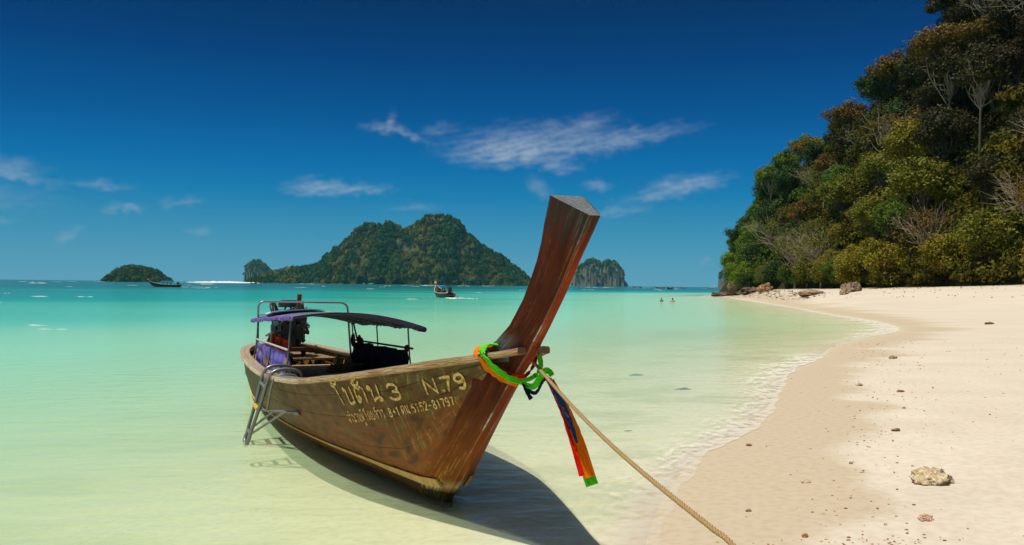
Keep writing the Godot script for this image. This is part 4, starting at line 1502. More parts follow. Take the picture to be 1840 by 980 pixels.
func build_gear() -> void:
	# the blue printed curtain on the near side
	var base := Vector3(-0.62, 0.5, -4.8)
	var o := in_boat("blue_curtain", "gathered violet blue curtain with yellow print hung from white bar", "curtain", base)
	var b := mb_at(base)
	var rows := cloth_sheet(Vector3(-0.66, 0.865, -3.38), Vector3(-0.655, 0.81, -6.16), 0.37, 17.0, 0.02, 71, 200, 12)
	b.grid(rows)
	var pn := noise(72, 1.6, 2)
	for k in b.col.size():
		var p := b.v[k] + base
		var c := Color(0.13, 0.11, 0.42).lerp(Color(0.17, 0.16, 0.52), 0.5 + pn.get_noise_2d(p.z * 9.0, 1.0))
		var f: float = 0.87 - p.y
		if pn.get_noise_2d(p.z * 2.4, p.y * 3.0 + 7.0) > 0.36 and f > 0.1: c = Color(0.5, 0.27, 0.05)
		if f < 0.05: c = Color(0.42, 0.035, 0.05)
		if f > 0.22 and f < 0.34 and p.z > -4.9 and p.z < -3.7 and pn.get_noise_2d(p.z * 16.0, p.y * 14.0) > 0.05: c = Color(0.55, 0.55, 0.62)
		b.col[k] = c
	part("cloth", b.mesh(), M.curtain_cloth, o)
	b = mb_at(base)
	b.tint = Color(1.6, 1.5, 1.45)
	b.tube([Vector3(-0.665, 0.88, -3.36), Vector3(-0.66, 0.825, -6.2)], 0.013, 8)
	part("curtain_bar", b.mesh(), mat("white_bar", lin(0.42, 0.40, 0.39), 0.5), o)
	# the far side curtain, its backlit shade put into a near-black tint
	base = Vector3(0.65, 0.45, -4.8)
	o = in_boat("dark_curtain", "navy curtain darkened for backlight with red ties hung along the far side of the boat", "curtain", base)
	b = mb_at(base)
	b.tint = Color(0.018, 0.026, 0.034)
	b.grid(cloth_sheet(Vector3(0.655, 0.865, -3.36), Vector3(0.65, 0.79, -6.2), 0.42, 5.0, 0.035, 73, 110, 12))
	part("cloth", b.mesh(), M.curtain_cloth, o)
	b = mb_at(base)
	b.tube([Vector3(0.655, 0.885, -3.2), Vector3(0.65, 0.80, -6.25)], 0.012, 8)
	part("curtain_bar", b.mesh(), M.rust_metal, o)
	for q in [[-3.4, 0.87, 0.05], [-6.14, 0.80, 0.09], [-5.75, 0.81, 0.08], [-5.62, 0.80, 0.06]]:
		b = mb_at(base)
		b.tint = Color(0.16, 0.022, 0.015)
		b.ball(Vector3(0.645, q[1], q[0]), Vector3(0.03, q[2], 0.035), 7, n_land, 0.5, 30.0)
		part("tie", b.mesh(), M.curtain_cloth, o)
	# orange red life vests hanging behind the blue curtain
	var vest_words := ["orange red life vest nearest the stern behind the blue curtain", "orange red life vest in the middle behind the blue curtain", "orange red life vest nearest the bow behind the blue curtain"]
	for k in 3:
		base = Vector3(-0.50, 0.57, [-6.0, -5.3, -4.65][k])
		o = in_boat("life_vest", vest_words[k], "life vest", base, "life vests hung behind the blue curtain")
		for sx in [-1.0, 1.0]:
			b = MB.new()
			var secs := []
			for i in 9:
				var f := i / 8.0
				var w := 0.11 * (1.0 - 0.45 * smoothstep(0.55, 1.0, f)) * (0.75 + 0.25 * smoothstep(0.0, 0.15, f))
				var dpt := 0.045 * (0.7 + 0.3 * sin(f * PI))
				var cx: float = sx * (0.12 - 0.03 * f)
				var s := PackedVector3Array()
				for a in 10:
					var an := TAU * a / 10.0
					s.append(Vector3(dpt * sin(an) + 0.02 * sin(f * 9.0), -0.02 + 0.36 * f, cx + w * cos(an)))
				secs.append(s)
			b.loft(secs)
			part("vest_panel", b.mesh(), M.vest_cloth, o)
		b = MB.new()
		b.tint = Color(0.2, 0.2, 0.2)
		b.bar(Vector3(0.05, 0.12, -0.22), Vector3(0.05, 0.12, 0.22), 0.012, 0.03)
		part("strap", b.mesh(false), M.vest_cloth, o)
	# pale blue tarpaulin folded on top of the canopy
	base = Vector3(-0.2, 1.2, -5.9)
	o = in_boat("tarpaulin", "pale blue folded tarpaulin lying on the canopy roof", "tarpaulin", base)
	for lay in 2:
		b = mb_at(base)
		b.tint = Color(0.45, 0.65, 0.9) if lay == 1 else Color(0.5, 0.38, 0.14)
		rows = []
		for fc in [0.0, 0.014]:
			var r2 := []
			for i in 9:
				var s := 5.1 + 1.4 * i / 8.0 - 0.05 * lay
				var row := PackedVector3Array()
				for k in 9:
					var u := -0.62 + (0.8 - 0.12 * lay) * k / 8.0
					row.append(roof_point(s, u) + Vector3.UP * (0.012 + 0.018 * lay + fc + 0.012 * n_land.get_noise_2d(s * 14.0, u * 20.0)))
				r2.append(row)
			b.grid(r2)
		part("fold", b.mesh(), M.canopy_cloth, o)
	# coiled rope on the aft platform
	base = Vector3(0.42, 0.42, -5.55)
	b = MB.new()
	var p := []
	var rr := RandomNumberGenerator.new()
	rr.seed = 4
	for k in 120:
		var a := k * 0.3
		p.append(Vector3(cos(a) * (0.2 + 0.05 * sin(k * 0.7)), 0.012 + 0.0006 * k + 0.012 * sin(k * 1.9), sin(a) * (0.13 + 0.03 * cos(k * 0.9))))
	p.append_array(smooth_path([p[119], Vector3(0.25, 0.12, 0.2), Vector3(0.3, 0.22, -0.3), Vector3(0.36, 0.2, -0.7)], 6).slice(1))
	b.tube(p, 0.011, 6)
	o = single("coiled_rope", b.mesh(), M.rope_fibre, "pale rope coiled on the aft platform of the boat", "rope")
	o.transform = boat_frame * Transform3D(Basis(), base)
	build_ladder()
	build_ribbons()
	build_mooring()
	# blue plastic float hanging under the stern rail
	base = Vector3(-0.5, 0.22, -8.35)
	b = MB.new()
	var f2 := []
	for k in 9: f2.append(Vector3(0, 0.2 - k * 0.045, 0))
	b.tube(f2, [0.03, 0.055, 0.075, 0.08, 0.08, 0.08, 0.075, 0.055, 0.03], 12)
	o = in_boat("blue_float", "blue plastic float hung below the stern rail", "float", base)
	part("float_body", b.mesh(), M.blue_plastic, o)
	b = MB.new()
	b.tube([Vector3(0, 0.19, 0), Vector3(-0.02, 0.36, 0.02)], 0.008, 6)
	part("line", b.mesh(), M.rope_fibre, o)

func build_ladder() -> void:
	var base := Vector3(-1.0, 0.0, -3.0)
	var o := in_boat("boarding_ladder", "dark steel tube boarding ladder hooked over the near rail, hanging out to the water", "ladder", base)
	# two main rails that hook over the gunwale and lean out to the water
	for q in [[-3.2, -3.1], [-2.76, -2.86]]:
		var b := mb_at(base)
		var zt: float = q[0]
		var zb: float = q[1]
		b.tube(smooth_path([Vector3(-0.60, 0.55, zt - 0.12), Vector3(-0.61, 0.66, zt - 0.11), Vector3(-0.66, 0.715, zt - 0.07), Vector3(-0.78, 0.735, zt - 0.02), Vector3(-0.89, 0.715, zt), Vector3(-0.945, 0.63, zt), Vector3(-1.0, 0.42, lerpf(zt, zb, 0.4)), Vector3(-1.08, 0.15, lerpf(zt, zb, 0.9)), Vector3(-1.105, 0.05, zb)], 6), 0.017, 8)
		part("ladder_rail", b.mesh(), M.steel, o)
	# inner pair of short rails
	for z in [-3.02, -2.56]:
		var b := mb_at(base)
		b.tube(smooth_path([Vector3(-0.64, 0.6, z - 0.05), Vector3(-0.72, 0.69, z - 0.03), Vector3(-0.87, 0.69, z), Vector3(-0.93, 0.62, z), Vector3(-0.955, 0.335, z - 0.16)], 6), 0.012, 8)
		part("inner_rail", b.mesh(), M.steel, o)
	var b := mb_at(base)
	b.tube([Vector3(-1.025, 0.34, -3.16), Vector3(-1.025, 0.34, -2.82)], 0.024, 10)
	part("rung", b.mesh(), M.yellow_paint, o, "yellow painted rung")
	for q in [[-0.965, 0.565, -3.18, -2.78], [-1.095, 0.10, -3.1, -2.86]]:
		b = mb_at(base)
		b.tube([Vector3(q[0], q[1], q[2]), Vector3(q[0], q[1], q[3])], 0.016, 8)
		part("rung", b.mesh(), M.steel, o)
	b = mb_at(base)
	b.tube(smooth_path([Vector3(-1.105, 0.06, -3.1), Vector3(-1.125, 0.0, -3.08), Vector3(-1.13, -0.035, -2.98), Vector3(-1.125, 0.0, -2.88), Vector3(-1.105, 0.06, -2.86)], 5), 0.02, 8)
	part("bottom_loop", b.mesh(), M.steel, o)
	var foot_at := hull_y(2.26, 0.37, -1.0, 0.005)
	b = mb_at(base)
	b.tube([Vector3(-1.02, 0.335, -2.84), foot_at], 0.0125, 8)
	b.tube([foot_at.lerp(Vector3(-1.02, 0.335, -2.84), 0.1), foot_at], 0.024, 8)
	part("stay_bar", b.mesh(), M.steel, o)
	for q in [[Vector3(-1.095, 0.09, -2.87), 0.35], [Vector3(-1.098, 0.09, -3.08), 0.62]]:
		b = mb_at(base)
		b.tube([q[0], foot_at.lerp(Vector3(-1.02, 0.335, -2.84), q[1])], 0.012, 8)
		part("strut", b.mesh(), M.steel, o)

# a flat cloth band through a list of [centre, across] pairs
func band(b: MB, ctl: Array, width: Array, wob := 0.006, seed_ := 1) -> void:
	var c := []
	var x := []
	for q in ctl:
		c.append(q[0])
		x.append(q[1].normalized())
	var cp := smooth_path(c, 7)
	var xp := smooth_path(x, 7)
	var nz := noise(seed_, 4.0, 2)
	for face in [1.0, -1.0]:
		var rows := []
		for i in cp.size():
			var t := float(i) / (cp.size() - 1)
			var w: float = lerpf(width[0], width[1], t) if width.size() == 2 else tab(t, [0.0, 0.5, 1.0], width)
			var d: Vector3 = (cp[mini(i + 1, cp.size() - 1)] - cp[maxi(i - 1, 0)]).normalized()
			var a: Vector3 = (xp[i] - d * xp[i].dot(d)).normalized()
			var n := d.cross(a)
			var row := PackedVector3Array()
			for k in 11:
				var f := k / 10.0 - 0.5
				row.append(cp[i] + a * w * f + n * (face * 0.0012 + wob * sin(f * 15.0 + nz.get_noise_1d(t * 2.0) * 4.0) + wob * 1.5 * nz.get_noise_2d(t * 2.0, f)))
			rows.append(row)
		b.grid(rows)

func build_ribbons() -> void:
	# silk bands wound round the bow: each colour a part of its own
	var base := Vector3(0, 1.0, 1.3)
	var o := in_boat("bow_ribbons", "bright green, orange, red and navy silk ribbons tied round the bow and hanging down", "ribbon", base)
	var green := Color(0.13, 0.75, 0.03)
	var orange := Color(1.0, 0.28, 0.004)
	var red := Color(0.85, 0.025, 0.01)
	var navy := Color(0.012, 0.03, 0.11)
	var blue := Color(0.035, 0.11, 0.30)
	# near flank of the bow, from behind the prow over the rail and down to the cutwater
	var k0 := Vector3(0.0, 1.02, 1.36)
	var k1 := Vector3(0.08, 1.086, 1.55)
	var z := Vector3(0, 0, 1)
	var b := mb_at(base)
	b.tint = orange
	band(b, [[Vector3(-0.02, 1.225, 1.10), z], [Vector3(-0.12, 1.215, 1.12), z], [Vector3(-0.185, 1.21, 1.12), z], [Vector3(-0.205, 1.165, 1.15), Vector3(0, -0.4, 0.9)], [Vector3(-0.175, 1.11, 1.20), Vector3(0, 0.3, 0.9)], [Vector3(-0.125, 1.06, 1.25), Vector3(0, 0.6, 0.7)], [Vector3(-0.075, 1.025, 1.30), Vector3(0, 0.8, 0.5)], [Vector3(-0.02, 1.005, 1.35), Vector3(0, 0.9, 0.3)]], [0.075, 0.075, 0.035], 0.004, 81)
	part("orange_band", b.mesh(), M.ribbon_cloth, o)
	b = mb_at(base)
	b.tint = green
	band(b, [[Vector3(-0.03, 1.25, 1.20), z], [Vector3(-0.11, 1.235, 1.20), z], [Vector3(-0.175, 1.225, 1.20), z], [Vector3(-0.198, 1.18, 1.225), Vector3(0, -0.35, 0.94)], [Vector3(-0.165, 1.12, 1.265), Vector3(0, 0.3, 0.95)], [Vector3(-0.11, 1.07, 1.305), Vector3(0, 0.6, 0.75)], [Vector3(-0.06, 1.035, 1.345), Vector3(0, 0.8, 0.5)], [k0 + Vector3(0, 0.0, 0.02), Vector3(0, 1, 0.1)]], [0.07, 0.075, 0.035], 0.005, 82)
	part("green_band", b.mesh(), M.ribbon_cloth, o)
	b = mb_at(base)
	b.tint = red
	band(b, [[Vector3(-0.10, 1.085, 1.285), Vector3(0, 1, 0.2)], [Vector3(-0.062, 1.06, 1.325), Vector3(0, 1, 0.2)], [Vector3(-0.02, 1.045, 1.37), Vector3(0, 1, 0)], [Vector3(0.02, 1.05, 1.38), Vector3(0, 1, 0)]], [0.03, 0.035], 0.003, 83)
	part("red_band", b.mesh(), M.ribbon_cloth, o)
	# the loop that rises behind the cutwater to the far rail
	b = mb_at(base)
	b.tint = green
	band(b, [[k0 + Vector3(0.0, 0.01, 0.03), Vector3(0, 1, 0.1)], [k0 + Vector3(0.045, 0.025, 0.05), Vector3(0.2, 1, 0)], [k0 + Vector3(0.085, 0.06, 0.06), Vector3(0.8, 0.6, 0)], [k0 + Vector3(0.10, 0.105, 0.06), Vector3(1, 0.1, 0)], [k0 + Vector3(0.095, 0.16, 0.05), Vector3(1, -0.1, 0)]], [0.025, 0.035], 0.003, 84)
	part("green_loop", b.mesh(), M.ribbon_cloth, o)
	b = mb_at(base)
	b.tint = red * 0.6
	band(b, [[k0 + Vector3(0.01, 0.025, 0.01), Vector3(0, 1, 0.1)], [k0 + Vector3(0.045, 0.06, 0.02), Vector3(0.6, 0.8, 0)], [k0 + Vector3(0.07, 0.105, 0.03), Vector3(1, 0.3, 0)], [k0 + Vector3(0.08, 0.16, 0.03), Vector3(1, 0, 0)]], [0.02, 0.03], 0.003, 85)
	part("red_loop", b.mesh(), M.ribbon_cloth, o)
	# from the knot over to the rope
	b = mb_at(base)
	b.tint = green
	band(b, [[k0 + Vector3(0.0, 0.0, 0.02), Vector3(0, 1, 0)], [k0 + Vector3(0.025, -0.022, 0.06), Vector3(0, 1, 0)], [k0 + Vector3(0.045, -0.01, 0.11), Vector3(0, 1, 0.1)], [k1 + Vector3(-0.012, 0.006, -0.015), Vector3(-0.2, 1, 0.2)], [k1 + Vector3(0.012, 0.012, 0.0), Vector3(0.5, 0.8, 0.2)], [k1 + Vector3(0.03, -0.015, 0.01), Vector3(1, 0.1, 0)]], [0.03, 0.04, 0.03], 0.004, 86)
	part("green_knot_band", b.mesh(), M.ribbon_cloth, o)
	b = mb_at(base)
	b.tint = navy
	band(b, [[k1 + Vector3(0.01, -0.02, 0.0), Vector3(0.3, 1, 0)], [k1 + Vector3(-0.012, -0.045, -0.02), Vector3(0.2, 1, 0)], [k0 + Vector3(0.055, -0.055, 0.1), Vector3(0, 1, 0.1)], [k0 + Vector3(0.03, -0.05, 0.06), Vector3(0, 1, 0.1)], [k0 + Vector3(0.005, -0.01, 0.02), Vector3(0.6, 0.8, 0.1)]], [0.02, 0.026], 0.003, 87)
	part("navy_band", b.mesh(), M.ribbon_cloth, o)
	b = mb_at(base)
	b.tint = navy
	band(b, [[k0 + Vector3(0.0, -0.01, 0.03), Vector3(1, 0.2, 0)], [k0 + Vector3(0.012, -0.05, 0.05), Vector3(1, 0.4, 0)], [k0 + Vector3(0.04, -0.10, 0.06), Vector3(1, 0.5, 0)]], [0.015, 0.028], 0.003, 88)
	part("navy_end", b.mesh(), M.ribbon_cloth, o)
	# the long tail blown sideways by the breeze
	var tail := func(off: Vector3, end: Vector3, long: float) -> Array:
		var q := []
		for i in 7:
			var f := long * i / 6.0
			var pos := k1 + Vector3(0.012, -0.03, 0.0) + Vector3(0.185 * f + 0.012 * sin(f * 4.0), -0.575 * f + 0.02 * sin(f * PI), 0.19 * f)
			q.append([pos + off.lerp(end, f), Vector3(0.92, 0.3, 0.1 - 0.45 * sin(f * 5.0))])
		return q
	for w in [["red_tail", red, Vector3(-0.012, 0, -0.006), Vector3(-0.036, 0.0, -0.004), [0.014, 0.026, 0.034], 91, 0.95], ["green_tail", green, Vector3(0.002, 0, -0.016), Vector3(0.016, -0.0, -0.018), [0.024, 0.06, 0.075], 92, 1.04], ["blue_tail", blue, Vector3(-0.002, 0, 0.012), Vector3(-0.012, 0.0, 0.016), [0.028, 0.044, 0.012], 93, 0.66], ["orange_tail", orange, Vector3(0.016, -0.01, 0.004), Vector3(0.008, 0.0, 0.008), [0.03, 0.06, 0.068], 94, 0.96]]:
		b = mb_at(base)
		b.tint = w[1]
		band(b, tail.call(w[2], w[3], w[6]), w[4], 0.0045, w[5])
		part(w[0], b.mesh(), M.ribbon_cloth, o)

func build_mooring() -> void:
	# three strand rope from under the bow down to the sand
	var a := boat_frame * Vector3(0.055, 1.135, 1.43)
	var mid := Vector3(0.68, 0.815, -2.75)
	var end := Vector3(1.52, 0.10, 1.35)
	var ctl := []
	for k in 25:
		var t := k / 24.0
		ctl.append(a.lerp(mid, t) + Vector3.DOWN * 0.05 * sin(t * PI))
	for k in range(1, 17):
		var t := k / 16.0
		ctl.append(mid.lerp(end, t) + Vector3.DOWN * 0.03 * sin(t * PI))
	var path := smooth_path(ctl, 14)
	var run := PackedFloat32Array([0.0])
	for i in range(1, path.size()): run.append(run[i - 1] + path[i].distance_to(path[i - 1]))
	var o := thing("mooring_rope", "twisted tan mooring rope running from the bow down over the sand", "rope", a)
	for st in 3:
		var b := mb_at(a)
		var p := []
		for i in path.size():
			var d: Vector3 = (path[mini(i + 1, path.size() - 1)] - path[maxi(i - 1, 0)]).normalized()
			var x := Vector3.UP.cross(d).normalized()
			var y := d.cross(x)
			var an := run[i] / 0.062 * TAU + st * TAU / 3.0
			p.append(path[i] + (x * cos(an) + y * sin(an)) * 0.005)
		b.tube(p, 0.0054, 6)
		part("strand", b.mesh(), M.rope_fibre, o)

# ---------------------------------------------------------------- foam
func foam_texture() -> ImageTexture:
	# lacy bubbles: thin walls between cells, thicker towards the leading edge (v = 0)
	var w := 1024
	var h := 256
	var im := Image.create(w, h, false, Image.FORMAT_RGBA8)
	var cell := noise(91, 0.05, 3, FastNoiseLite.TYPE_CELLULAR)
	cell.cellular_return_type = FastNoiseLite.RETURN_DISTANCE2_DIV
	cell.fractal_octaves = 2
	var big := noise(92, 0.012, 4)
	var grit := noise(93, 0.25, 2)
	for y in h:
		var v := float(y) / h
		var lead := smoothstep(0.0, 0.04, v) * (1.0 - smoothstep(0.05, 1.0, v))
		for x in w:
			# wraps along the shore
			var a := float(x) / w * TAU
			var px := cos(a) * 163.0
			var pz := sin(a) * 163.0
			var n := big.get_noise_3d(px * 1.3, pz * 1.3, y * 2.8)
			var c := cell.get_noise_3d(px, pz, y * 2.6)
			var lace := smoothstep(-0.32, 0.1, c + 0.25 * grit.get_noise_3d(px, pz, y))
			var al := clampf(lead * 1.15 + n * 1.1 - 0.22, 0.0, 1.0) * lerpf(lace, 1.0, smoothstep(0.55, 1.1, lead + n * 0.5))
			im.set_pixel(x, y, Color(1, 1, 1, clampf(al, 0.0, 1.0)))
	return ImageTexture.create_from_image(im)

func build_foam() -> void:
	var fm := mat("foam", lin(0.78, 0.76, 0.70), 0.9, 0.2)
	fm.transparency = BaseMaterial3D.TRANSPARENCY_ALPHA
	fm.albedo_texture = foam_texture()
	# the wash along the water's edge: width of the foam band by distance ahead
	var path := []
	for k in shore.size() - 1:
		if shore[k].y < 2.0 or shore[k].y > 176.0: continue
		var m := clampi(int(shore[k].distance_to(shore[k + 1]) / 0.12), 1, 30)
		for i in m: path.append(shore[k].lerp(shore[k + 1], float(i) / m))
	var b := MB.new()
	var rows := []
	var cols := PackedColorArray()
	var uvs := PackedVector2Array()
	var run := 0.0
	var nv := 9
	for i in path.size():
		var p: Vector2 = path[i]
		if i > 0: run += p.distance_to(path[i - 1])
		var t: Vector2 = (path[mini(i + 3, path.size() - 1)] - path[maxi(i - 3, 0)]).normalized()
		var sea := Vector2(-t.y, t.x)
		var wide: float = tab(p.y, [2.0, 5.0, 7.0, 9.0, 12.0, 16.0, 20.5, 24.0, 28.0, 34.0, 42.0, 54.0, 70.0, 100.0, 176.0], [1.6, 1.5, 1.3, 1.1, 1.3, 1.7, 1.8, 1.2, 1.6, 3.0, 2.6, 2.2, 2.0, 3.0, 6.0])
		var thick: float = tab(p.y, [2.0, 4.5, 6.0, 7.5, 9.0, 14.0, 20.0, 22.5, 26.0, 31.0, 36.0, 60.0, 176.0], [0.06, 0.1, 0.18, 0.3, 0.4, 0.46, 0.6, 0.2, 0.26, 0.56, 0.7, 0.55, 0.8])
		wide *= 1.0 + 0.35 * n_lobe.get_noise_2d(p.x * 3.0, p.y * 3.0)
		var row := PackedVector3Array()
		for k in nv:
			var f := float(k) / (nv - 1)
			var o := -0.12 + wide * f + 0.10 * n_lobe.get_noise_2d(run * 4.0, 3.0)
			var q := p + sea * o
			var y := 0.006 + 0.02 * thick * sin(PI * minf(f * 2.2, 1.0)) + maxf(0.0, -o) * 0.06
			row.append(at(q.x, y, q.y))
			cols.append(Color(1, 1, 1, thick))
			uvs.append(Vector2(run / 3.6, clampf(f, 0.005, 0.985)))
		rows.append(row)
	b.grid(rows)
	b.col = cols
	b.uv = uvs
	var o := struct("foam", b.mesh(), fm)
	o.set_meta("kind", "stuff")
	o.set_meta("label", "white lacy foam along the water's edge")

	# whitecaps and wakes: thin uneven slips of foam on the sea
	var w := MB.new()
	w.tint = Color(0.75, 0.76, 0.73)
	var r := RandomNumberGenerator.new()
	r.seed = 15
	var slips := []
	for q in [[-45.0, 84.0, 1.3, 0.4], [-41.0, 85.5, 0.9, 0.3], [-54.0, 84.0, 1.0, 0.3], [-215.0, 400.0, 5.0, 2.0], [-180.0, 520.0, 8.0, 2.5], [-36.0, 60.5, 1.2, 0.25], [-16.5, 31.0, 0.8, 0.06], [-14.8, 28.6, 0.6, 0.05], [-36.0, 61.0, 0.7, 0.2]]:
		slips.append(q)
	for k in 46:
		var d := 90.0 * pow(r.randf_range(1.0, 12.0), 1.0)
		slips.append([r.randf_range(-0.6, 0.2) * d, d, d * r.randf_range(0.004, 0.012), d * r.randf_range(0.001, 0.003)])
	for k in 14:
		slips.append([lerpf(-425, -335, k / 13.0) + r.randf_range(-2, 2), 1130.0 + r.randf_range(-10, 10), r.randf_range(2, 6), 2.0])
	for q in slips:
		slip(w, q[0], q[1], q[2], q[3], r)
	o = struct("whitecaps", w.mesh(false), M.foam_plain)
	o.set_meta("kind", "stuff")
	o.set_meta("label", "scattered small whitecaps and streaks of foam on the bay")

func slip(b: MB, x: float, d: float, half: float, deep: float, r: RandomNumberGenerator) -> void:
	for n in 3:
		var cx := x + half * r.randf_range(-0.8, 0.8)
		var cd := d + deep * r.randf_range(-1.0, 1.0)
		var hw := half * r.randf_range(0.25, 0.6)
		var c := b.pt(at(cx, 0.02 + deep * 0.06, cd))
		var f := b.v.size()
		for k in 12:
			var a := TAU * k / 12.0
			var m := r.randf_range(0.45, 1.1)
			b.pt(at(cx + cos(a) * hw * m, 0.012, cd + sin(a) * deep * 0.6 * m))
		for k in 12: b.tri(c, f + k, f + (k + 1) % 12)

# ---------------------------------------------------------------- boats far out
func far_boat(label: String, pos: Vector2, heading: float, scale_: float, hull_c: Color, trim_c: Color, roof_c: Color, wake := 0.0, people := 0, group := "") -> void:
	var o := thing("longtail_boat", label, "boat", at(pos.x, 0, pos.y), group)
	o.rotation.y = heading
	o.scale = Vector3.ONE * scale_
	# forward is -z; s runs from the stern (0) to the bow (8)
	var b := MB.new()
	b.tint = hull_c
	var ss := [0.0, 0.25, 1.0, 2.5, 4.0, 5.5, 6.7, 7.5, 8.0]
	var hw := [0.45, 0.62, 0.8, 0.9, 0.9, 0.78, 0.52, 0.25, 0.07]
	var hh := [0.62, 0.6, 0.56, 0.55, 0.6, 0.75, 1.0, 1.25, 1.5]
	var kk := [0.0, -0.1, -0.15, -0.2, -0.2, -0.15, 0.0, 0.45, 0.95]
	var rows := []
	for i in 33:
		var s := 8.0 * i / 32.0
		var w := tab(s, ss, hw)
		var h := tab(s, ss, hh)
		var k := tab(s, ss, kk)
		var row := PackedVector3Array()
		for q in [[1.0, 1.0], [0.93, 0.66], [0.8, 0.36], [0.55, 0.1], [0.0, 0.0], [-0.55, 0.1], [-0.8, 0.36], [-0.93, 0.66], [-1.0, 1.0]]:
			row.append(Vector3(w * q[0], lerpf(k, h, q[1]), 4.0 - s))
		rows.append(row)
	b.grid(rows)
	part("hull", b.mesh(), M.boat_paint, o)
	for side in [-1.0, 1.0]:
		b = MB.new()
		b.tint = trim_c
		var p := []
		for i in 25:
			var s := 8.0 * i / 24.0
			p.append(Vector3(side * tab(s, ss, hw), tab(s, ss, hh), 4.0 - s))
		b.tube(p, 0.05, 5)
		part("rail", b.mesh(), M.boat_paint, o)
	b = MB.new()
	b.tint = hull_c * 1.5
	b.tube([Vector3(0, 0.75, -3.3), Vector3(0, 1.2, -3.9), Vector3(0, 1.75, -4.35), Vector3(0, 2.45, -4.6)], [0.09, 0.1, 0.1, 0.12], 6)
	part("prow", b.mesh(), M.boat_paint, o)
	b = MB.new()
	b.tint = Color(0.6, 0.07, 0.04)
	for k in 3:
		b.tint = [Color(0.6, 0.06, 0.03), Color(0.75, 0.7, 0.6), Color(0.6, 0.25, 0.03)][k]
		b.ball(Vector3(0, 1.72 + 0.13 * k, -4.33 - 0.05 * k), Vector3(0.17, 0.09, 0.17), 5)
	part("garland", b.mesh(), M.boat_paint, o)
	b = MB.new()
	b.tint = Color(0.25, 0.17, 0.09)
	b.box(Vector3(0, 0.3, 0.3), Vector3(1.3, 0.04, 6.0))
	part("deck", b.mesh(false), M.boat_paint, o)
	b = MB.new()
	b.tint = roof_c
	rows = []
	for i in 7:
		var row := PackedVector3Array()
		for k in 7:
			var u := -0.75 + 1.5 * k / 6.0
			row.append(Vector3(u, 1.52 - 0.22 * u * u, -1.0 + 2.9 * i / 6.0))
		rows.append(row)
	b.grid(rows)
	var low := []
	for row in rows:
		var l2 := PackedVector3Array()
		for p in row: l2.append(p + Vector3(0, -0.03, 0))
		low.append(l2)
	b.grid(low)
	part("canopy", b.mesh(), M.boat_paint, o)
	for x in [-0.7, 0.7]:
		for z in [-0.9, 1.8]:
			b = MB.new()
			b.tint = Color(0.3, 0.3, 0.3)
			b.tube([Vector3(x, 0.5, z), Vector3(x, 1.42, z)], 0.025, 5)
			part("post", b.mesh(), M.boat_paint, o)
	b = MB.new()
	b.tint = Color(0.02, 0.02, 0.022)
	b.box(Vector3(0, 0.95, 3.2), Vector3(0.35, 0.55, 0.65), Basis(), 0.05)
	b.box(Vector3(0, 1.28, 3.2), Vector3(0.22, 0.14, 0.4), Basis(), 0.03)
	part("engine", b.mesh(false), M.boat_paint, o)
	b = MB.new()
	b.tint = Color(0.06, 0.05, 0.045)
	b.tube([Vector3(0, 0.85, 3.4), Vector3(0.25, -0.05, 6.6)], 0.04, 5)
	part("propeller_shaft", b.mesh(), M.boat_paint, o)
	var r := RandomNumberGenerator.new()
	r.seed = int(pos.y)
	for k in people:
		seated(o.transform * Vector3(r.randf_range(-0.35, 0.35), 0.36, -0.4 + k * 0.85), heading + r.randf_range(-0.5, 0.5), [Color(0.5, 0.5, 0.52), Color(0.45, 0.05, 0.06), Color(0.1, 0.2, 0.4), Color(0.5, 0.4, 0.1)][k % 4], ["white", "red", "blue", "yellow"][k % 4], label, scale_)
	if wake > 0.0:
		var w := MB.new()
		w.tint = Color(0.75, 0.77, 0.74)
		for k in 26:
			var t := pow(r.randf(), 1.4)
			var q: Vector3 = o.transform * Vector3(r.randf_range(-0.3, 0.3) * (1.0 + t * 4.0), 0, 4.3 + t * wake)
			slip(w, q.x, -q.z, (0.9 - 0.45 * t) * scale_, 0.35 * scale_, r)
		for k in 5:
			var q: Vector3 = o.transform * Vector3(r.randf_range(-0.9, 0.9), 0, r.randf_range(-3.0, 3.5))
			slip(w, q.x, -q.z, 0.5, 0.15, r)
		var wk := struct("boat_wake", w.mesh(false), M.foam_plain)
		wk.set_meta("kind", "stuff")
		wk.set_meta("label", "white wake behind the passing boat")

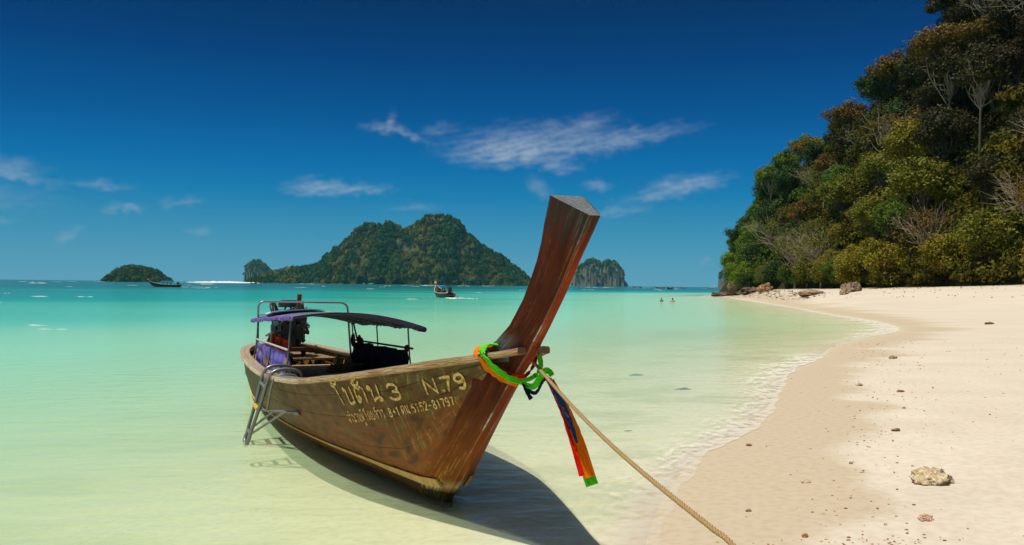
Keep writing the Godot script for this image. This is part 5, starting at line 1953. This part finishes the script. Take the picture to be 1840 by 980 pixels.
# a person as one smooth skin grown round jointed bones: pairs of joints with radii
func figure(bones: Array, cell: float, colour: Callable) -> ArrayMesh:
	var lo := Vector3.ONE * 1e9
	var hi := -lo
	for q in bones:
		for e in [[q[0], q[1]], [q[2], q[3]]]:
			lo = lo.min(e[0] - Vector3.ONE * (e[1] + 0.05))
			hi = hi.max(e[0] + Vector3.ONE * (e[1] + 0.05))
	var n := Vector3i(((hi - lo) / cell).ceil()) + Vector3i.ONE
	var f := PackedFloat32Array()
	f.resize(n.x * n.y * n.z)
	f.fill(1.0)
	for q in bones:
		var a: Vector3 = q[0]
		var c: Vector3 = q[2]
		var ra: float = q[1]
		var rc: float = q[3]
		var m := maxf(ra, rc) + 0.06
		var l0 := Vector3i(((a.min(c) - Vector3.ONE * m - lo) / cell).floor()).clamp(Vector3i.ZERO, n - Vector3i.ONE)
		var l1 := Vector3i(((a.max(c) + Vector3.ONE * m - lo) / cell).ceil()).clamp(Vector3i.ZERO, n - Vector3i.ONE)
		var ac := c - a
		for z in range(l0.z, l1.z + 1):
			for y in range(l0.y, l1.y + 1):
				for x in range(l0.x, l1.x + 1):
					var p := lo + Vector3(x, y, z) * cell
					var t := clampf((p - a).dot(ac) / maxf(ac.length_squared(), 1e-8), 0.0, 1.0)
					var dd := p.distance_to(a + ac * t) - lerpf(ra, rc, t)
					var k := x + n.x * (y + n.y * z)
					var o := f[k]
					var h := clampf(0.5 + 0.5 * (o - dd) / 0.025, 0.0, 1.0)
					f[k] = lerpf(o, dd, h) - 0.025 * h * (1.0 - h)
	var b := MB.new()
	var id := PackedInt32Array()
	id.resize(f.size())
	id.fill(-1)
	var corner := [Vector3i(0, 0, 0), Vector3i(1, 0, 0), Vector3i(0, 1, 0), Vector3i(1, 1, 0), Vector3i(0, 0, 1), Vector3i(1, 0, 1), Vector3i(0, 1, 1), Vector3i(1, 1, 1)]
	var edge := [[0, 1], [2, 3], [4, 5], [6, 7], [0, 2], [1, 3], [4, 6], [5, 7], [0, 4], [1, 5], [2, 6], [3, 7]]
	for z in n.z - 1:
		for y in n.y - 1:
			for x in n.x - 1:
				var vals := []
				var neg := 0
				for c: Vector3i in corner:
					var q := f[x + c.x + n.x * (y + c.y + n.y * (z + c.z))]
					vals.append(q)
					if q < 0.0: neg += 1
				if neg == 0 or neg == 8: continue
				var sum := Vector3.ZERO
				var m := 0
				for e in edge:
					var p: float = vals[e[0]]
					var q: float = vals[e[1]]
					if (p < 0.0) != (q < 0.0):
						sum += Vector3(corner[e[0]]).lerp(Vector3(corner[e[1]]), p / (p - q))
						m += 1
				var pos := lo + (Vector3(x, y, z) + sum / m) * cell
				b.tint = colour.call(pos)
				id[x + n.x * (y + n.y * z)] = b.pt(pos)
	var step := [1, n.x, n.x * n.y]
	for z in range(1, n.z - 1):
		for y in range(1, n.y - 1):
			for x in range(1, n.x - 1):
				var k := x + n.x * (y + n.y * z)
				for ax in 3:
					var q: float = f[k + step[ax]]
					if (f[k] < 0.0) == (q < 0.0): continue
					var u: int = step[(ax + 1) % 3]
					var w: int = step[(ax + 2) % 3]
					var ids := [id[k], id[k - u], id[k - u - w], id[k - w]]
					if ids.min() < 0: continue
					if f[k] < 0.0: b.quad(ids[0], ids[3], ids[2], ids[1])
					else: b.quad(ids[0], ids[1], ids[2], ids[3])
	return b.mesh()

const SKIN := Color(0.38, 0.2, 0.12)
const HAIR := Color(0.02, 0.015, 0.012)

func head_bones(h: Vector3, f: Vector3) -> Array:
	var side := f.cross(Vector3.UP).normalized()
	return [[h + Vector3(0, 0.03, 0) - f * 0.02, 0.088, h + Vector3(0, -0.03, 0) + f * 0.025, 0.07], [h + f * 0.05 + Vector3(0, -0.075, 0), 0.045, h + f * 0.03, 0.06], [h + f * 0.095 + Vector3(0, 0.01, 0), 0.009, h + f * 0.112 + Vector3(0, -0.028, 0), 0.015], [h + side * 0.084, 0.02, h + side * 0.087 + Vector3(0, -0.03, 0), 0.016], [h - side * 0.084, 0.02, h - side * 0.087 + Vector3(0, -0.03, 0), 0.016], [h + Vector3(0, -0.08, 0) - f * 0.02, 0.055, h + Vector3(0, -0.17, 0) - f * 0.03, 0.06]]

func head_colour(p: Vector3, h: Vector3, f: Vector3) -> Color:
	var q := p - h
	var ahead := q.dot(f)
	if q.y > 0.055 - 0.03 * ahead / 0.1 and q.y > -0.12 and (ahead < 0.07 or q.y > 0.06): return HAIR
	if ahead < -0.03 and q.y > -0.07: return HAIR
	var side := absf(q.dot(f.cross(Vector3.UP).normalized()))
	if ahead > 0.07 and absf(q.y - 0.012) < 0.008 and absf(side - 0.032) < 0.014: return Color(0.03, 0.02, 0.015)
	if ahead > 0.07 and absf(q.y + 0.062) < 0.007 and side < 0.025: return Color(0.3, 0.09, 0.07)
	return SKIN

func seated(pos: Vector3, heading: float, shirt: Color, word: String, boat: String, sc: float) -> void:
	var f := Vector3(0, 0, -1)
	var h := Vector3(0, 0.74, -0.02)
	var bones := head_bones(h, f)
	bones.append_array([[Vector3(0, 0.08, 0), 0.14, Vector3(0, 0.44, -0.02), 0.14], [Vector3(-0.14, 0.48, 0), 0.07, Vector3(0.14, 0.48, 0), 0.07]])
	for s in [-1.0, 1.0]:
		bones.append_array([[Vector3(s * 0.19, 0.48, 0), 0.055, Vector3(s * 0.23, 0.2, -0.06), 0.042], [Vector3(s * 0.23, 0.2, -0.06), 0.042, Vector3(s * 0.14, 0.14, -0.3), 0.03], [Vector3(s * 0.1, 0.08, 0), 0.085, Vector3(s * 0.12, 0.12, -0.42), 0.065], [Vector3(s * 0.12, 0.12, -0.42), 0.06, Vector3(s * 0.12, -0.28, -0.46), 0.042], [Vector3(s * 0.12, -0.3, -0.46), 0.04, Vector3(s * 0.13, -0.32, -0.62), 0.03]])
	var m := figure(bones, 0.03, func(p: Vector3) -> Color:
		if p.y > 0.58: return head_colour(p, h, f)
		if p.y > 0.18 and absf(p.x) < 0.25 and p.z > -0.14: return shirt
		if p.y > -0.1 and p.z > -0.5: return Color(0.05, 0.06, 0.09)
		return SKIN)
	var o := single("person", m, M.skin, "person in %s top sitting in the %s" % [word, "departing boat with blue roof" if boat.contains("blue roofed") else "dark boat by the small island"], "person", pos)
	o.rotation.y = heading
	o.scale = Vector3.ONE * sc

func swimmer(label: String, pos: Vector3, turn: float, bare: bool) -> void:
	var f := Vector3(sin(turn), 0, -cos(turn))
	var side := f.cross(Vector3.UP)
	var h := Vector3(0, 0.30, 0)
	var bones := head_bones(h, f)
	bones.append_array([[Vector3(0, 0.1, 0) - side * 0.15, 0.065, Vector3(0, 0.1, 0) + side * 0.15, 0.065], [Vector3(0, 0.06, 0), 0.14, Vector3(0, -0.4, 0), 0.13]])
	for s in [-1.0, 1.0]:
		bones.append_array([[side * s * 0.19 + Vector3(0, 0.09, 0), 0.055, side * s * 0.28 + Vector3(0, -0.14, 0) + f * 0.08, 0.042], [side * s * 0.28 + Vector3(0, -0.14, 0) + f * 0.08, 0.042, side * s * 0.2 + Vector3(0, -0.18, 0) + f * 0.3, 0.03]])
	single("person", figure(bones, 0.02, func(p: Vector3) -> Color:
		if p.y > 0.16: return head_colour(p, h, f)
		return SKIN if bare else Color(0.03, 0.03, 0.05)), M.skin, label, "person", pos)

# ---------------------------------------------------------------- rocks and flotsam
func boulder(label: String, pos: Vector3, r: Vector3, turn: float, seed_: int, tone: Array, category := "rock", rough := 0.5, called := "rock", n := 22) -> void:
	if called == "stone": r *= 0.8
	var b := MB.new()
	var nz := noise(seed_, 1.1, 5)
	var pit := noise(seed_ + 1, 3.2, 3)
	var spot := noise(seed_ + 2, 1.6, 4)
	var rows := []
	for i in n + 1:
		var la := -PI / 2 + PI * i / n
		var row := PackedVector3Array()
		for k in n * 2:
			var lo := TAU * k / (n * 2)
			var d := Vector3(cos(la) * cos(lo), sin(la), cos(la) * sin(lo))
			var m := 1.0 + rough * nz.get_noise_3dv(d * 1.3) + rough * 0.45 * pit.get_noise_3dv(d * 1.6)
			# broken facets
			var q := d * m
			for c in 5:
				var pn := Vector3(sin(seed_ * 1.7 + c * 2.1), cos(seed_ * 0.9 + c * 1.3), sin(seed_ * 2.3 + c * 3.7)).normalized()
				var over := q.dot(pn) - 0.78
				if over > 0.0: q -= pn * over * 0.85
			row.append(q * r)
		rows.append(row)
	b.grid(rows, 1, 1, true)
	for k in b.v.size():
		var d := (b.v[k] / r)
		var s := clampf(0.5 + spot.get_noise_3dv(d * 1.4) * 1.3, 0.0, 1.0)
		var g := clampf(0.5 + pit.get_noise_3dv(d * 2.5) * 1.5, 0.0, 1.0)
		b.col[k] = (tone[0] as Color).lerp(tone[1], s).lerp(tone[2], g * g)
	var o := single(called, b.mesh(rough < 0.45), M.stone, label, category, pos)
	o.rotation.y = turn

func build_small() -> void:
	mat("foam_plain", Color.WHITE, 0.9, 0.2)
	mat("boat_paint", Color.WHITE, 0.5, 0.4)
	mat("skin", Color.WHITE, 0.5, 0.4)
	var st := mat("stone", Color.WHITE, 0.9, 0.2)
	st.heightmap_enabled = true
	st.uv1_triplanar = true
	st.uv1_scale = Vector3(6, 6, 6)
	st.heightmap_texture = ntex(noise(95, 0.05, 4), 256)
	st.heightmap_scale = 0.8
	build_foam()
	far_boat("dark longtail boat with blue roof passing before the small wooded island", Vector2(-95, 244), PI / 2 + 0.08, 1.06, Color(0.035, 0.03, 0.022), Color(0.2, 0.22, 0.08), Color(0.04, 0.22, 0.5), 10.0, 3)
	far_boat("blue roofed longtail boat with red garland heading away before the large island", Vector2(-8.2, 107), 0.32, 0.95, Color(0.05, 0.042, 0.028), Color(0.5, 0.42, 0.3), Color(0.02, 0.17, 0.55), 6.5, 2)
	far_boat("tiny dark boat under the tail of the large island", Vector2(-232, 800), -0.5, 1.0, Color(0.03, 0.03, 0.03), Color(0.1, 0.1, 0.1), Color(0.25, 0.05, 0.06), 6.0)
	far_boat("tiny low boat right of the double rock island", Vector2(127, 900), 1.2, 1.1, Color(0.05, 0.04, 0.04), Color(0.12, 0.1, 0.09), Color(0.1, 0.1, 0.12))
	far_boat("tiny brown boat beside the dark boat on the horizon", Vector2(120, 720), 1.35, 1.0, Color(0.10, 0.06, 0.04), Color(0.3, 0.2, 0.15), Color(0.3, 0.12, 0.1))
	far_boat("dark boat with white bow wave far out above the swimmers", Vector2(89, 500), 0.35, 1.0, Color(0.03, 0.035, 0.045), Color(0.08, 0.09, 0.1), Color(0.04, 0.08, 0.16), 5.0)
	far_boat("tiny grey boat on the horizon right of the dark boat", Vector2(170, 880), -1.2, 0.9, Color(0.2, 0.2, 0.2), Color(0.35, 0.35, 0.35), Color(0.35, 0.38, 0.4))
	far_boat("tiny white boat near the headland on the horizon", Vector2(196, 880), -1.3, 1.0, Color(0.6, 0.6, 0.58), Color(0.6, 0.6, 0.6), Color(0.5, 0.2, 0.2), 4.0)
	swimmer("swimmer with wet dark hair and covered shoulders, nearer the prow", Vector3(16.0, -0.05, -95), 2.6, false)
	swimmer("bare shouldered swimmer with dark hair, nearer the beach", Vector3(17.0, -0.03, -94), 0.4, true)
	build_rocks()

func build_rocks() -> void:
	var coral := [Color(0.42, 0.31, 0.15), Color(0.30, 0.20, 0.075), Color(0.66, 0.58, 0.45)]
	var buff := [Color(0.30, 0.21, 0.12), Color(0.42, 0.33, 0.22), Color(0.20, 0.12, 0.06)]
	var grey := [Color(0.16, 0.13, 0.10), Color(0.36, 0.31, 0.25), Color(0.10, 0.07, 0.045)]
	# pieces of coral rock on the near sand
	boulder("large pitted coral rock lying on the dry sand", at(3.27, 0.12, 6.92), Vector3(0.15, 0.088, 0.13), 0.3, 701, coral, "rock", 0.42, "coral_rock", 36)
	boulder("small rust and white coral fragment in front of the large coral rock", at(2.72, 0.095, 5.84), Vector3(0.062, 0.03, 0.05), 1.0, 702, [Color(0.42, 0.2, 0.09), Color(0.68, 0.6, 0.5), Color(0.3, 0.12, 0.05)], "coral", 0.6, "coral_fragment")
	boulder("brown flat stone on dry sand beside the wet edge", at(4.11, 0.095, 9.5), Vector3(0.06, 0.028, 0.05), 0.2, 703, [Color(0.2, 0.11, 0.05), Color(0.34, 0.24, 0.14), Color(0.12, 0.07, 0.03)], "stone", 0.4, "stone")
	boulder("orange brown leaf shaped stone on the wet sand", at(2.38, 0.03, 8.9), Vector3(0.04, 0.014, 0.022), -0.4, 704, [Color(0.36, 0.17, 0.06), Color(0.4, 0.22, 0.1), Color(0.25, 0.1, 0.03)], "stone", 0.3, "stone")
	boulder("little brown pebble half way between rope and coral rock", at(2.97, 0.08, 7.77), Vector3(0.022, 0.014, 0.018), 0.0, 705, buff, "stone", 0.4, "stone")
	boulder("reddish brown stone at the outer edge of the wet sand", at(5.70, 0.10, 13.02), Vector3(0.075, 0.036, 0.06), 0.5, 706, [Color(0.26, 0.14, 0.08), Color(0.36, 0.24, 0.16), Color(0.16, 0.08, 0.04)], "stone", 0.4, "stone")
	boulder("pale shell cluster at the edge of the damp sand", at(2.35, 0.055, 7.09), Vector3(0.04, 0.022, 0.035), 0.8, 707, [Color(0.6, 0.5, 0.38), Color(0.66, 0.58, 0.46), Color(0.4, 0.25, 0.14)], "shell", 0.55, "shell")
	boulder("long driftwood coloured stone far up the beach", at(19.45, 0.24, 36.26), Vector3(0.27, 0.08, 0.16), 0.1, 708, [Color(0.26, 0.15, 0.07), Color(0.36, 0.25, 0.14), Color(0.14, 0.08, 0.04)], "stone", 0.4, "stone")
	boulder("orange stone near the bottom edge of the sand", at(1.84, 0.06, 5.55), Vector3(0.028, 0.018, 0.022), 0.4, 709, [Color(0.42, 0.2, 0.08), Color(0.4, 0.25, 0.12), Color(0.2, 0.09, 0.03)], "stone", 0.4, "stone")
	boulder("weedy stone in the wash with wet sand round it", at(8.29, 0.10, 19.34), Vector3(0.11, 0.06, 0.09), 0.4, 710, [Color(0.22, 0.18, 0.07), Color(0.4, 0.33, 0.2), Color(0.1, 0.09, 0.03)], "stone", 0.5, "stone")
	boulder("buff stone on the wet sand beyond the foam", at(5.50, 0.07, 14.05), Vector3(0.07, 0.045, 0.06), 0.9, 711, [Color(0.40, 0.3, 0.17), Color(0.5, 0.4, 0.27), Color(0.25, 0.16, 0.08)], "stone", 0.5, "stone")
	boulder("small tan stone beside the rope at the bottom", at(1.67, 0.04, 6.24), Vector3(0.026, 0.014, 0.022), 0.2, 712, buff, "stone", 0.4, "stone")
	boulder("dark brown stone next to the reddish stone", at(4.95, 0.1, 11.21), Vector3(0.035, 0.02, 0.03), 0.2, 713, grey, "stone", 0.4, "stone")
	# dark weed covered stones under the shallow water
	var k := 0
	for q in [["dark submerged stone right of the prow, farther out", 2.48, 17.54, 0.13], ["dark submerged stone right of the prow, nearer in", 2.85, 14.62, 0.10], ["small submerged stone beneath the hanging ribbon tail", 1.37, 10.3, 0.05]]:
		boulder(q[0], at(q[1], ground_at(q[1], q[2]) - 0.01, q[2]), Vector3(q[3] * 1.3, q[3] * 0.32, q[3] * 1.4), k * 1.3, 720 + k, [Color(0.12, 0.14, 0.09), Color(0.2, 0.2, 0.13), Color(0.08, 0.09, 0.06)], "rock", 0.4, "submerged_rock", 14)
		k += 1
	# boulders where the beach meets the jungle
	for q in [["big pale streaked boulder at the foot of the jungle", 33.0, 1.38, 86.5, 0.95, 0.85, [Color(0.17, 0.11, 0.06), Color(0.36, 0.29, 0.22), Color(0.09, 0.055, 0.03)], 731], ["low rusty slab left of the big pale boulder", 31.1, 1.0, 92.5, 1.35, 0.38, buff, 732], ["small rusty slab in front of the big pale boulder", 31.6, 1.1, 84.5, 0.5, 0.4, buff, 733], ["tan boulder on the sand near the rocky point", 35.5, 1.15, 125.0, 1.2, 1.0, [Color(0.34, 0.2, 0.1), Color(0.4, 0.28, 0.16), Color(0.2, 0.11, 0.05)], 734], ["dark overgrown boulder at the rocky point", 37.9, 1.1, 147.0, 2.6, 1.5, [Color(0.10, 0.075, 0.05), Color(0.2, 0.15, 0.1), Color(0.06, 0.045, 0.03)], 735], ["low dark ledge between tan boulder and rocky point", 36.6, 0.9, 136.0, 2.0, 0.7, [Color(0.12, 0.085, 0.055), Color(0.2, 0.15, 0.1), Color(0.07, 0.05, 0.03)], 736], ["flat dark rock awash at the very tip of the point", 36.5, 0.3, 152.0, 2.2, 0.5, [Color(0.10, 0.075, 0.05), Color(0.22, 0.17, 0.12), Color(0.06, 0.045, 0.03)], 737]]:
		boulder(q[0], at(q[1], q[2], q[3]), Vector3(q[4], q[5], q[4] * 0.8), q[7] * 0.7, q[7], q[6], "boulder", 0.62, "boulder")
	# pebbles below the point and wrack along the top of the beach: too many to count
	var r := RandomNumberGenerator.new()
	r.seed = 31
	scatter("pebbles", "strip of pebbles and broken coral along the beach below the rocky point", 420, r, func() -> Vector3:
		var d := r.randf_range(88.0, 150.0)
		var x := tab(d, [88, 105, 120, 135, 150], [30.5, 32.5, 34.0, 35.3, 36.5]) + r.randf_range(-2.2, 1.6)
		return Vector3(x, d, r.randf_range(0.05, 0.17)), [Color(0.3, 0.22, 0.14), Color(0.5, 0.42, 0.32), Color(0.14, 0.1, 0.07)])
	scatter("beach_wrack", "fine brown flecks of coral and leaf litter strewn over the dry sand", 620, r, func() -> Vector3:
		var d := 5.0 + 21.0 * pow(r.randf(), 1.5)
		var x := 2.1 + (d - 5.4) * 0.42 + r.randfn(0.0, 0.11 + 0.028 * d)
		if r.randf() < 0.3: x += r.randf_range(0.0, 0.3) * d
		if r.randf() < 0.12:
			d = 5.35 + r.randfn(0.0, 0.09)
			x = 2.05 + r.randfn(0.0, 0.42)
		return Vector3(x, d, r.randf_range(0.003, 0.010) * (1.0 + d * 0.05)), [Color(0.34, 0.2, 0.1), Color(0.22, 0.11, 0.05), Color(0.46, 0.3, 0.17)])
	scatter("leaf_litter", "line of dark leaf litter and twigs along the top of the beach", 420, r, func() -> Vector3:
		var d := r.randf_range(48.0, 92.0)
		var x := tab(d, [48, 60, 70, 80, 92], [41.0, 38.0, 36.0, 34.8, 34.2]) + r.randf_range(-5.0, 2.0)
		if r.randf() < 0.5: x = tab(d, [48, 60, 70, 80, 92], [47.0, 41.5, 38.5, 36.8, 36.2]) + r.randf_range(-1.0, 1.0)
		return Vector3(x, d, r.randf_range(0.02, 0.08)), [Color(0.12, 0.07, 0.035), Color(0.2, 0.12, 0.06), Color(0.3, 0.2, 0.11)])

func scatter(called: String, label: String, n: int, r: RandomNumberGenerator, where: Callable, tones: Array) -> void:
	var b := MB.new()
	b.ball(Vector3.ZERO, Vector3(1, 0.55, 0.8), 4, n_land, 0.5, 6.0)
	var mm := MultiMesh.new()
	mm.transform_format = MultiMesh.TRANSFORM_3D
	mm.use_colors = true
	mm.mesh = b.mesh(false)
	mm.instance_count = n
	for k in n:
		var q: Vector3 = where.call()
		var s := q.z * Vector3(r.randf_range(0.6, 1.5), r.randf_range(0.5, 1.0), r.randf_range(0.6, 1.4))
		mm.set_instance_transform(k, Transform3D(Basis(Vector3.UP, r.randf() * TAU).scaled(s), at(q.x, ground_at(q.x, q.y) + q.z * 0.2, q.y)))
		mm.set_instance_color(k, tones[r.randi() % tones.size()])
	var mi := MultiMeshInstance3D.new()
	mi.name = called
	mi.multimesh = mm
	mi.material_override = M.stone_chip
	add_child(mi)
	tag(mi, label, "debris", "", "stuff")
